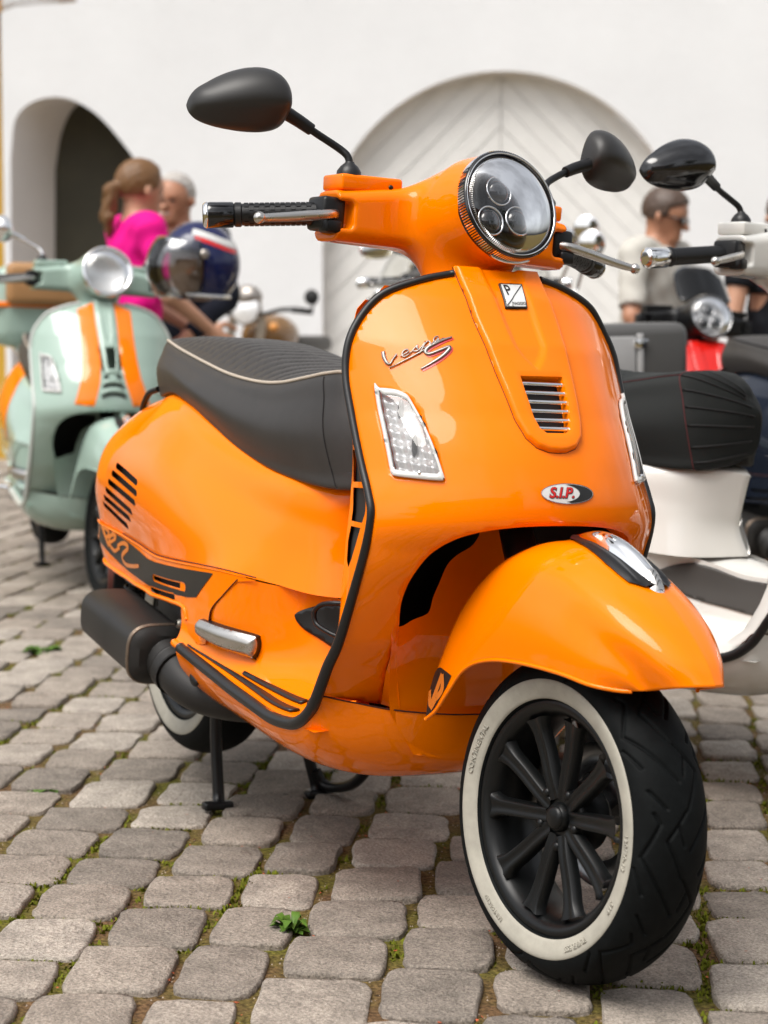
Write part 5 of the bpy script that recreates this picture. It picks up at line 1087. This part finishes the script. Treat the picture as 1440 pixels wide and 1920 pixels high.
# cream scooter with a wind screen, mostly hidden
loc, yaw = place(.30, 6.9, 8)
cream, cm_ = copy_scooter('cream scooter with a tall clear windscreen, mostly hidden behind the orange leg shield', loc, yaw, .02, {'orange_paint': M['cream'], 'black_gloss': M['chrome']}, LETTERS + ('mirror', 'projector', 'bezel_ribs', 'light_bars'))
def WS(a, b): a = np.asarray(a, float); b = np.asarray(b, float); return np.stack([1.10 - .25 * (b - .75) - .9 * a * a, a, b], -1)
wso = [tuple(p) for p in spline([(-.30, .80), (-.325, .92), (-.325, 1.06), (-.29, 1.17), (-.20, 1.235), (0, 1.26), (.20, 1.235), (.29, 1.17), (.325, 1.06), (.325, .92), (.30, .80), (0, .78)], 70, True)]
M['screen'] = glass('windscreen', (.93, .93, .91, 1), 1.1)
wsn = obj('windscreen', mesh(*sheet(wso, WS, .03)), M['screen'], cream); solid(wsn, .003, 0)
obj('screen_bead', mesh(*tube(WS(*np.array(wso).T), .004, 6, True)), M['white_plastic'], wsn)
obj('screen_brace', mesh(*tube(WS(np.linspace(-.32, .32, 20), np.full(20, .985)) + np.array([-.006, 0, 0]), .004, 6)), M['chrome'], wsn)
# grey scooter seen from behind with a two tone top case
loc, yaw = place(.70, 5.85, -163, 1.0, (-.36, 0))
grey, gm_ = copy_scooter('grey scooter seen from behind with a two tone grey top case and chrome mirror', loc, yaw, .03, {'orange_paint': M['grey_paint'], 'black_gloss': M['chrome'], 'mirror_black': M['chrome'], ('handlebar_cover', 'orange_paint'): M['chrome'], 'rim_black_paint': M['alu']}, LETTERS + ('projector', 'bezel_ribs', 'light_bars'))
M['light_grey'] = pm('light_grey_plastic', (.36, .355, .35), .35, coat=.3); M['dark_grey'] = pm('dark_grey_plastic', (.075, .073, .07), .4)
tcg = obj('top_case', mesh(*box((-.36, 0, .82), (.16, .20, .125), .035, 4)), M['dark_grey'], grey)
obj('case_panel', mesh(*box((-.521, .075, .815), (.005, .095, .092), .004)), M['light_grey'], tcg); obj('case_trim', mesh(*box((-.522, -.035, .815), (.006, .010, .10), .004)), M['light_grey'], tcg); obj('case_badge', mesh(*box((-.527, -.035, .885), (.005, .022, .012), .002)), M['chrome'], tcg)
mi_ = grey.matrix_world.inverted()
for (X, D, z, bx, bz) in ((.717, 6.9, 1.285, .62, 1.06), (.70, 6.55, 1.215, .66, 1.06)):
    c = mi_ @ Vector(W3(X, D, z)); b_ = mi_ @ Vector(W3(bx, D + .1, bz)); ax_ = (mi_.to_3x3() @ (CP - Vector(W3(X, D, z)))).normalized() + Vector((0, .35, 0))
    mo_ = obj('mirror', mesh(*tube(spline([tuple(b_), tuple(b_ * .4 + c * .6 + Vector((0, 0, .01))), tuple(c)], 14), .006, 8)), M['chrome'], grey); obj('mirror_head', mesh(*lathe([(0, -.014), (.035, -.010), (.047, .0), (.048, .008), (.044, .010), (0, .011)], 32, tuple(c), tuple(ax_))), M['chrome'], mo_)
# red scooter with fly screen
loc, yaw = place(1.06, 6.5, 10, .87)
red, rm_ = copy_scooter('red scooter with a round headlight under a small dark fly screen', loc, yaw, .03, {'orange_paint': M['red_paint'], ('handlebar_cover', 'orange_paint'): M['black_satin'], ('reservoir_cover', 'orange_paint'): M['black_satin'], 'lamp_dark_inner': M['reflector']}, LETTERS + ('mirror', 'projector', 'bezel_ribs', 'grip', 'brake_lever'), .87)
def FS(a, b): a = np.asarray(a, float); b = np.asarray(b, float); return np.stack([1.10 - 1.1 * (b - 1.15) - 2.5 * a * a, a, b], -1)
fsn = obj('fly_screen', mesh(*sheet([tuple(p) for p in spline([(-.095, 1.17), (-.105, 1.23), (-.085, 1.295), (0, 1.32), (.085, 1.295), (.105, 1.23), (.095, 1.17), (0, 1.205)], 40, True)], FS, .02)), glass('smoked_screen', (.12, .11, .10, 1), 1.3), red); solid(fsn, .003, 0)
# blue black scooter at the right edge
loc, yaw = place(1.37, 5.6, 30, 1.0, (.45, 0))
dark, dm_ = copy_scooter('dark blue black scooter at the right edge behind the white one', loc, yaw, .03, {'orange_paint': M['blue_black'], 'seat_piping': M['black_trim']}, LETTERS + ('mirror',))
# custom motorcycle far behind, in front of the wall
t = empty('motorcycle', W3(-.79, 11, 0), (0, 0, yaw_of(-18)), 'small dark motorcycle with wide bars and a round headlight in front of the white wall', 'motorcycle')
def mp(n, q, m, par=t, smooth=True): return obj(n, mesh(*q), m, par, smooth)
M['bronze'] = paint('bronze_paint', (.20, .10, .03))
mp('headlight', lathe([(0, -.09), (.05, -.085), (.085, -.04), (.092, .0), (.088, .01), (.0, .018)], 40, (0, 0, 1.03), (1, 0, .1)), M['grey_metal']); mp('headlight_lens', lathe([(.080, .012), (.05, .024), (0, .03)], 32, (0, 0, 1.03), (1, 0, .1)), M['reflector'])
mp('windshield', ellipsoid((-.03, 0, 1.10), (.06, .085, .07)), M['grey_metal'])
mp('handlebar', tube(spline([(-.06, -.36, 1.02), (-.02, -.22, 1.03), (-.02, -.08, 1.0), (-.02, .08, 1.0), (-.02, .22, 1.03), (-.06, .36, 1.02)], 40), .013, 8), M['black_satin'])
for s in (-1, 1):
    mp('grip', tube([(-.05, s * .26, 1.03), (-.065, s * .38, 1.018)], .018, 10), M['black_trim']); mp('brake_lever', tube([(-.01, s * .22, 1.03), (.0, s * .33, 1.02)], .008, 6), M['black_satin'])
    mp('fork_leg', tube([(-.02, s * .09, .98), (.20, s * .09, .33)], .024, 10), M['alu']); mp('turn_signal', ellipsoid((0, s * .17, .93), (.03, .03, .025)), M['amber'])
    mm2 = mp('mirror', tube(spline([(-.06, s * .365, 1.02), (-.06, s * .385, 1.05), (-.06, s * .375, 1.085)], 8), .006, 6), M['black_satin']); mp('mirror_head', lathe([(0, -.01), (.042, -.008), (.045, 0), (.04, .01), (0, .012)], 24, (-.06, s * .375, 1.10), (1, 0, 0)), M['black_matt'], mm2)
mp('fuel_tank', ellipsoid((-.38, 0, .88), (.28, .15, .13)), M['bronze']); mp('seat', box((-.85, 0, .83), (.30, .12, .05), .04, 4), M['seat']); mp('engine', box((-.42, 0, .50), (.24, .17, .20), .05, 3), M['engine'])
mp('rear_fender', lathe([(.30, -.05), (.33, 0), (.30, .05)], 32, (-1.12, 0, .34), (0, 1, 0)), M['black_satin'])
for x in (.22, -1.12): wq = mp('wheel', lathe([(.26, -.03), (.24, -.02), (.24, .02), (.26, .03)], 40, (x, 0, .33), (0, 1, 0)), M['rim']); mp('tyre', lathe([(.25, -.045), (.29, -.06), (.325, -.035), (.33, 0), (.325, .035), (.29, .06), (.25, .045)], 48, (x, 0, .33), (0, 1, 0)), M['tyre'], wq); mp('hub', lathe([(0, -.07), (.05, -.07), (.05, .07), (0, .07)], 24, (x, 0, .33), (0, 1, 0)), M['alu'], wq); [mp('spoke', tube([(x + .04 * math.cos(a), 0, .33 + .04 * math.sin(a)), (x + .245 * math.cos(a), 0, .33 + .245 * math.sin(a))], .006, 5), M['alu'], wq) for a in np.linspace(0, 2 * math.pi, 10, endpoint=False)]
# open face helmet hung on the mint scooter's mirror
hm = empty('helmet', W3(-.620, 6.45, 1.137), (0, 0, yaw_of(-62)), 'dark blue open face helmet with a bubble visor hung on the mint scooter handlebar', 'helmet')
M['navy'] = paint('navy_paint', (.008, .012, .065)); M['visor'] = glass('visor', (.82, .83, .84, 1), 1.5)
def hsd(p):
    q = p * np.array([1.0, 1.12, .97]); d = np.linalg.norm(q, axis=-1) - .140
    d = np.maximum(d, -(np.linalg.norm(q, axis=-1) - .118)); d = np.maximum(d, -p[..., 2] - .115)
    cut = sd_box(p, (.16, 0, -.035), (.13, .2, .075), .04); d = -smin(-d, cut, .012); return d
obj('shell', mesh(*sdf_mesh(hsd, (-.16, -.16, -.16), (.17, .16, .16), .0065)), M['navy'], hm)
def shell_patch(a0, a1, b0, b1, m_, n_):
    A, B = np.meshgrid(np.linspace(a0, a1, 16), np.linspace(b0, b1, 10), indexing='ij'); B = B + .18 * np.sin(A * 2); v = np.stack([.1412 * np.cos(A) * np.cos(B), .1412 / 1.12 * np.sin(A) * np.cos(B), .1412 / .97 * np.sin(B)], -1).reshape(-1, 3)
    obj(n_, mesh(v.tolist(), grid_faces(16, 10)), m_, hm)
for s in (-1, 1):
    shell_patch(s * 1.0, s * 2.5, .55, .75, M['white_plastic'], 'white_band'); shell_patch(s * 1.1, s * 2.4, .42, .53, M['red'], 'red_band')
V = []; 
for a in np.linspace(-1.25, 1.25, 30):
    for b in np.linspace(-.62, .62, 16): r = .150 + .030 * math.cos(a) ** 2 * math.cos(b * 1.2); V.append((r * math.cos(a) * math.cos(b), r * .92 * math.sin(a) * math.cos(b), -.01 + r * math.sin(b)))
vo = obj('visor', mesh(V, grid_faces(30, 16)), M['visor'], hm); solid(vo, .002, 0)
for s in (-1, 1): obj('visor_screw', mesh(*lathe([(0, .006), (.014, .005), (.016, 0)], 20, (.035, s * .135, .03), (0.1, s, .1))), M['grey_metal'], hm)
obj('lining', mesh(*ellipsoid((-.01, 0, -.01), (.112, .104, .112))), pm('helmet_lining', (.22, .14, .09), .9), hm)
obj('edge_band', mesh(*tube([(.085, -.09, -.10), (.03, -.118, -.105), (-.06, -.10, -.108), (-.11, 0, -.108), (-.06, .10, -.108), (.03, .118, -.105), (.085, .09, -.10)], .006, 8)), M['chrome'], hm)

# ---- people ----------------------------------------------------------------------------------
M['skin'] = pm('skin', (.48, .25, .155), .5, var=.06, vscale=12); M['skin2'] = pm('tanned_skin', (.42, .20, .115), .5, var=.06, vscale=12)
M['lip'] = pm('lips', (.38, .10, .085), .45); M['eye'] = pm('eye_dark', (.02, .015, .012), .2); M['teeth'] = pm('teeth', (.75, .72, .66), .3)
def person(label, loc, heading, H, J, head=(0, 0), shirt=None, trousers=None, skin='skin', hairfn=None, hair=None, smile=False, sleeve=.55, build=1.0, female=False):
    """own frame: faces +x, y to the left, z up; J holds elbow/wrist/finger directions in units of the height"""
    root = empty('person', loc, (0, 0, heading), label, 'person'); h = H; a = lambda *q: np.array(q, float) * h
    lean = J.get('lean', 0.0); Ry = np.array(Matrix.Rotation(lean, 3, 'Y')); piv = a(0, 0, .53)
    T = lambda q: (Ry @ (np.asarray(q) - piv)) + piv
    neck = T(a(-.005, 0, .825)); shw = .108 if female else .122
    sh = [T(a(0, s * shw, .800)) for s in (-1, 1)]
    yaw, pit = head; Rz = np.array(Matrix.Rotation(yaw, 3, 'Z') @ Matrix.Rotation(pit, 3, 'Y')); hc = neck + np.array([.012, 0, .035]) * h
    toh = lambda p: (p - hc) @ Rz                         # world of the body -> head frame
    hw = lambda q: Rz @ (np.asarray(q) * h) + hc
    def head_sd(p):
        q = toh(p) / h; d = np.linalg.norm((q - np.array([-.004, 0, .068])) * np.array([.92, 1.14, .98]), axis=-1) - .0555
        d = smin(d, sd_cone(q, (.012, 0, .05), (.036, 0, .003), .040, .022), .02)
        d = smin(d, sd_cone(q, (.050, 0, .052), (.0665, 0, .033), .006, .0090), .008)
        d = smin(d, sd_cone(q, (.042, -.018, .062), (.042, .018, .062), .011, .011), .01)
        d = smin(d, sd_cone(q, (.044, -.010, .0155), (.044, .010, .0155), .008, .008), .008)
        for s in (-1, 1):
            d = smin(d, np.linalg.norm((q - np.array([-.004, s * .0525, .045])) * np.array([1, 2.4, .62]), axis=-1) - .011, .004)
            d = np.maximum(d, -(np.linalg.norm((q - np.array([.0545, s * .020, .0505])) * np.array([1, .8, 1.4]), axis=-1) - .0085))
        return d * h
    hip = [a(0, s * .052, .50) for s in (-1, 1)]; kn = [a(.01 + .12 * J.get('knee', 0), s * .056, .275) for s in (-1, 1)]; an = [a(-.01, s * .058, .045) for s in (-1, 1)]
    el = [sh[i] + a(*J['el'][i]) for i in (0, 1)]; wr = [el[i] + a(*J['wr'][i]) for i in (0, 1)]
    def torso(p, o=0):
        q = p * np.array([1, .72, 1]); f = lambda c: np.asarray(c) * np.array([1, .72, 1])
        d = sd_cone(q, f(a(0, 0, .52)), f(T(a(.0, 0, .62))), .068 * h * build + o, .060 * h * build + o)
        d = smin(d, sd_cone(q, f(T(a(0, 0, .62))), f(T(a(.004, 0, .755))), .060 * h * build + o, .067 * h + o), .03)
        d = smin(d, sd_cone(p, sh[0] * .8 + neck * .2, sh[1] * .8 + neck * .2, .042 * h + o, .042 * h + o), .05)
        if female: 
            for s in (-1, 1): d = smin(d, np.linalg.norm(p - T(a(.052, s * .042, .725)), axis=-1) - .034 * h - o, .03)
        return d
    def arms(p, o=0, lo=0, hi=9):
        d = np.full(p.shape[:-1], 9.)
        for i in (0, 1):
            d = np.minimum(d, smin(sd_cone(p, sh[i], el[i], .0300 * h + o, .0235 * h + o), sd_cone(p, el[i], wr[i], .0235 * h + o, .0155 * h + o), .015))
        return d
    def legs(p, o=0):
        d = np.full(p.shape[:-1], 9.)
        for i in (0, 1): d = np.minimum(d, smin(sd_cone(p, hip[i], kn[i], .052 * h + o, .034 * h + o), sd_cone(p, kn[i], an[i], .034 * h + o, .022 * h + o), .02))
        return smin(d, sd_cone(p, hip[0], hip[1], .055 * h + o, .055 * h + o), .03)
    def hands(p):
        d = np.full(p.shape[:-1], 9.)
        for i, s in ((0, -1), (1, 1)):
            dv = wr[i] - el[i]; dv = dv / np.linalg.norm(dv); sd_ = np.cross(dv, [0, s, 0.]); sd_ = sd_ / (np.linalg.norm(sd_) + 1e-6); pn = np.cross(sd_, dv)
            pc = wr[i] + dv * .030 * h; d = np.minimum(d, smin(sd_cone(p, wr[i], pc + dv * .018 * h, .0150 * h, .0185 * h), sd_cone(p, pc - sd_ * .012 * h, pc + sd_ * .012 * h, .012 * h, .012 * h), .01))
            for k, (of, ln) in enumerate(((-.017, .034), (-.006, .042), (.006, .044), (.017, .038))):
                b = pc + dv * .020 * h + sd_ * of * h; m = b + (dv * .9 + pn * s * -.35) * ln * .55 * h; e = m + (dv * .6 - pn * s * .75) * ln * .5 * h
                d = np.minimum(d, np.minimum(sd_cone(p, b, m, .0062 * h, .0056 * h), sd_cone(p, m, e, .0056 * h, .0048 * h)))
            b = pc - dv * .01 * h - sd_ * .016 * h; d = np.minimum(d, smin(sd_cone(p, b, b + (dv * .5 - sd_ * .8) * .026 * h, .0078 * h, .0068 * h), sd_cone(p, b + (dv * .5 - sd_ * .8) * .026 * h, b + (dv * 1.2 - sd_ * .75) * .040 * h, .0068 * h, .0055 * h), .004))
        return d
    def feet(p):
        d = np.full(p.shape[:-1], 9.)
        for i in (0, 1): d = np.minimum(d, sd_cone(p * np.array([1, 1, 1.0]), an[i] + a(-.012, 0, -.018), an[i] + a(.10, 0, -.025), .026 * h, .020 * h))
        return d
    def body(p):
        d = smin(head_sd(p), sd_cone(p, neck - a(0, 0, .02), hc + a(-.004, 0, .03), .036 * h, .033 * h), .02)
        d = smin(d, torso(p), .03); d = smin(d, arms(p), .025); d = np.minimum(d, hands(p)); d = smin(d, legs(p), .03); return smin(d, feet(p), .02)
    pts = np.array([*sh, *el, *wr, *kn, *an, hc, neck, *[w + (w - e) * .45 for w, e in zip(wr, el)]]); lo = pts.min(0) - .13; hi = pts.max(0) + np.array([.17, .13, .21]); lo[2] = 0.0
    step = .0115
    obj('body', mesh(*sdf_mesh(body, lo, hi, step)), M[skin], root)
    # shirt: torso and the upper part of the arms
    def sh_sd(p):
        d = smin(torso(p, .009), np.full(p.shape[:-1], 9.), .01)
        for i in (0, 1): e = sh[i] + (el[i] - sh[i]) * sleeve if sleeve <= 1 else el[i]; d = smin(d, sd_cone(p, sh[i], e, .0300 * h + .012, .0265 * h + .016), .03); 
        if sleeve > 1:
            for i in (0, 1): d = smin(d, sd_cone(p, el[i], wr[i], .0265 * h + .012, .019 * h + .012), .02)
        if sleeve <= 1:
            for i in (0, 1):
                dv = (el[i] - sh[i]); dv = dv / np.linalg.norm(dv); e = sh[i] + (el[i] - sh[i]) * sleeve; loc_ = np.linalg.norm(p - e, axis=-1) < .12; d = np.where(loc_, np.maximum(d, (p - e) @ dv), d)
        d = np.maximum(d, -(np.linalg.norm((p - neck - a(.012, 0, .028)) * np.array([1, .9, 1]), axis=-1) - .052 * h)); wob = .004 * np.sin(p[..., 2] * 55 + p[..., 1] * 30) * np.sin(p[..., 1] * 47 + p[..., 0] * 20)
        return np.maximum(d + wob, .475 * h - p[..., 2])
    obj('shirt', mesh(*sdf_mesh(sh_sd, np.array([lo[0], lo[1], .44 * h]), np.array([hi[0], hi[1], .93 * h]), .0125)), M[shirt], root)
    def tr_sd(p): return np.maximum(np.minimum(smin(legs(p, .010), sd_cone(p * np.array([1, .72, 1]), a(0, 0, .50), a(0, 0, .56), .066 * h * build, .064 * h * build), .03), 9), np.maximum(p[..., 2] - .555 * h, .05 * h - p[..., 2]))
    obj('trousers', mesh(*sdf_mesh(tr_sd, np.array([lo[0], lo[1], .03 * h]), np.array([hi[0], hi[1], .60 * h]), .016)), M[trousers], root)
    for i in (0, 1): obj('shoe', mesh(*ellipsoid(an[i] + a(.035, 0, -.022), (.082 * h, .031 * h, .024 * h))), M['black_matt'], root)
    for s in (-1, 1): obj('eye', mesh(*ellipsoid(hw((.0475, s * .020, .0505)), (.006 * h, .0075 * h, .0045 * h))), M['eye'], root)
    obj('mouth', mesh(*ellipsoid(hw((.0515, 0, .0165)), (.005 * h, .017 * h, .0028 * h), rot=Matrix(Rz.tolist()))), M['lip'], root)
    if smile: obj('teeth', mesh(*ellipsoid(hw((.0535, 0, .0172)), (.0045 * h, .0125 * h, .0022 * h), rot=Matrix(Rz.tolist()))), M['teeth'], root)
    if hairfn is not None:
        def hd(p): return hairfn(toh(p) / h) * h
        c = hc + a(0, 0, .06); obj('hair', mesh(*sdf_mesh(hd, c - .20 * h * np.array([.6, .6, .9]), c + .12 * h * np.ones(3), .008)), hair, root)
    return root, hw
wig = lambda q, t=.004: np.linalg.norm((q - np.array([-.004, 0, .068])) * np.array([.92, 1.14, .98]), axis=-1) - .0555 - t - .0012 * np.sin(q[..., 1] * 420) * np.sin(q[..., 2] * 260)
def short_hair(q): return np.maximum(np.maximum(wig(q, .0045), q[..., 0] * .85 - q[..., 2] + .055 - .030 * (q[..., 0] < .02)), np.maximum(q[..., 0] - .052 + .25 * np.abs(q[..., 1]), .040 - q[..., 2] + 1.2 * np.maximum(q[..., 0], 0)))
def fringe(q): return np.maximum(np.maximum(wig(q, .007), q[..., 0] * .75 - q[..., 2] + .060 - .03 * (q[..., 0] < .02)), np.maximum(q[..., 0] - .055, .034 - q[..., 2] + 1.3 * np.maximum(q[..., 0], 0)))
def thin_hair(q): return np.maximum(np.maximum(wig(q, .0022), q[..., 0] * .9 - q[..., 2] + .068 - .035 * (q[..., 0] < .015)), .042 - q[..., 2] + 1.3 * np.maximum(q[..., 0], 0))
def ponytail(q):
    d = np.maximum(wig(q, .0065), np.maximum(q[..., 0] - .030 - .25 * (q[..., 2] - .08), .030 - q[..., 2] + .9 * np.maximum(q[..., 0] + .01, 0)))
    wv = .0020 * np.sin(q[..., 2] * 150 + q[..., 1] * 220) + .0022 * np.sin(q[..., 1] * 420 + q[..., 2] * 60) * np.sin(q[..., 0] * 380)
    d = smin(d, sd_cone(q, (-.058, 0, .058), (-.080, .003, .034), .012, .019) + wv, .008); d = smin(d, sd_cone(q, (-.080, .003, .034), (-.082, .007, -.030), .019, .018) + wv, .010); return smin(d, sd_cone(q, (-.082, .007, -.030), (-.070, .010, -.080), .017, .005) + wv, .01)
M['brown_hair'] = pm('brown_hair', (.15, .07, .022), .5, var=.35, vscale=90, bump=.6, bscale=160); M['grey_hair'] = pm('grey_hair', (.40, .37, .34), .6, var=.2, vscale=90, bump=.4, bscale=200); M['dark_hair'] = pm('dark_brown_hair', (.07, .042, .028), .5, var=.4, vscale=90, bump=.5, bscale=180)
M['pink'] = pm('pink_cotton', (.72, .004, .22), .8, bump=.2, bscale=40, spec=.2); M['navy_cloth'] = pm('navy_cotton', (.008, .010, .018), .85, spec=.2); M['polo'] = pm('grey_polo_cotton', (.50, .48, .43), .85, bump=.2, bscale=50, spec=.2); M['black_cloth'] = pm('black_cotton', (.008, .009, .012), .85, spec=.2); M['jeans'] = pm('blue_jeans', (.03, .045, .09), .85, spec=.2); M['beige_cloth'] = pm('beige_cotton', (.32, .28, .21), .85, spec=.2)
hang = ((0.02, -.03, -.165), (0.02, .03, -.165)); fore = ((.05, 0, -.145), (.05, 0, -.145))
def person_at(X, D, deg, **k): return W3(X, D, 0), yaw_of(deg)
w_loc = W3(-1.075, 8.2, 0)
person('woman in a pink top with a curly brown ponytail, seen from behind', w_loc, yaw_of(118), 1.655, {'el': ((.03, -.05, -.16), (.05, .04, -.155)), 'wr': ((.11, .02, -.08), (.12, -.03, -.07)), 'lean': .05}, (.10, .12), 'pink', 'jeans', 'skin', ponytail, M['brown_hair'], sleeve=.8, female=True)
person('smiling grey haired man in dark clothes facing the woman in pink', W3(-.935, 8.75, 0), yaw_of(-20), 1.645, {'el': ((.02, -.05, -.165), (.06, .05, -.155)), 'wr': ((.09, .03, -.11), (.12, -.04, -.09))}, (-.10, .10), 'navy_cloth', 'navy_cloth', 'skin2', thin_hair, M['grey_hair'], smile=True, sleeve=1.2, build=1.15)
pr1, hw1 = person('man in a pale grey polo shirt and sunglasses looking down', W3(1.115, 8.2, 0), yaw_of(52), 1.545, {'el': ((.03, -.055, -.165), (.05, .045, -.16)), 'wr': ((.07, .0, -.14), (.07, -.01, -.14)), 'lean': .10}, (.25, .28), 'polo', 'beige_cloth', 'skin2', fringe, M['dark_hair'], sleeve=.85, build=1.1)
gl = []
for s in (-1, 1): gl.append(ellipsoid(hw1((.058, s * .021, .0505)), (.006, .026, .018), rot=Matrix.Rotation(yaw_of(0) * 0 + .25, 3, 'Z')))
obj('sunglasses', mesh(*join(*gl, tube([hw1((.060, -.01, .053)), hw1((.062, 0, .054)), hw1((.060, .01, .053))], .003, 6), *[tube([hw1((.056, s * .036, .054)), hw1((.0, s * .056, .052))], .003, 6) for s in (-1, 1)])), M['black_gloss'], pr1)
pr2, hw2 = person('brown haired man in a black t-shirt with a mint wristband, cut by the right edge', W3(1.555, 7.6, 0), yaw_of(20), 1.50, {'el': ((.02, -.04, -.165), (.03, .04, -.165)), 'wr': ((.07, .01, -.135), (.06, -.01, -.14)), 'lean': .05}, (-.2, .12), 'black_cloth', 'navy_cloth', 'skin', short_hair, M['dark_hair'], sleeve=.45)
wb_ = obj('wristband', mesh(*lathe([(.0285, -.012), (.0295, 0), (.0285, .012)], 24, (0.142 + .0, -.215, .757), (.4, .05, -.9))), pm('mint_band', (.25, .62, .48), .5), pr2)
# ---- unseen house and trees, added behind the camera for the paint to reflect ------------------------
M['foliage'] = pm('tree_foliage', (.045, .075, .018), .7, var=.5, vscale=3, spec=.2); M['bark'] = pm('tree_bark', (.09, .065, .045), .9, var=.4, vscale=8)
hs2 = empty('building', W3(1.5, -17, 0), (0, 0, SROT), 'unseen pale rendered house across the yard, added to be reflected', 'building')
M['render'] = plaster_mat('beige_render', (.50, .43, .34)); M['roof'] = pm('roof_tiles', (.20, .075, .045), .8, var=.3, vscale=5)
obj('wall', mesh(*box((0, 0, 3.2), (11, 3, 3.4), .02)), M['render'], hs2, smooth=40)
obj('roof', mesh([(-11.4, 3.4, 6.6), (11.4, 3.4, 6.6), (11.4, -3.4, 6.6), (-11.4, -3.4, 6.6), (-11.4, 0, 9.4), (11.4, 0, 9.4)], [(0, 1, 5, 4), (2, 3, 4, 5), (0, 4, 3), (1, 2, 5), (3, 2, 1, 0)]), M['roof'], hs2, smooth=False)
for i in range(8):
    for z in (1.8, 4.8): wq = obj('window', mesh(*box((-9.2 + i * 2.6, 3.0, z), (.55, .06, .85), .01)), M['white_plastic'], hs2, smooth=40); obj('pane', mesh(*box((-9.2 + i * 2.6, 3.07, z), (.46, .01, .76), 0)), M['black_gloss'], wq, smooth=False)
tr_ = random.Random(5)
for X, D, hh in ((-5.5, -9, 6.2), (6.5, -8, 7.0), (9.5, -3.5, 6.5)):
    tz = empty('tree', W3(X, D, 0), (0, 0, 0), {-5.5: 'unseen leafy tree on the left behind the camera, added to be reflected', 6.5: 'unseen tall leafy tree on the right behind the camera, added to be reflected', 9.5: 'unseen leafy tree far to the right of the camera, added to be reflected'}[X], 'tree', 'unseen trees added around the yard')
    obj('trunk', mesh(*tube(spline([(0, 0, 0), (.08, .03, 1.2), (.02, .1, 2.6), (.1, 0, hh * .7)], 16), [.2, .16, .12, .05], 10)), M['bark'], tz)
    V = []; F_ = []
    cl = [(tr_.gauss(0, .9), tr_.gauss(0, .9), hh * tr_.uniform(.42, .95)) for _ in range(26)]
    for c in cl:
        for _ in range(120):
            q = Vector((tr_.gauss(0, .45), tr_.gauss(0, .45), tr_.gauss(0, .36))) + Vector(c); u = Vector((tr_.gauss(0, 1), tr_.gauss(0, 1), tr_.gauss(0, 1))).normalized() * .11; w = u.orthogonal().normalized() * .07; k = len(V)
            V += [tuple(q - u), tuple(q + w), tuple(q + u), tuple(q - w)]; F_.append((k, k + 1, k + 2, k + 3))
    obj('crown', mesh(V, F_), M['foliage'], tz, smooth=False)
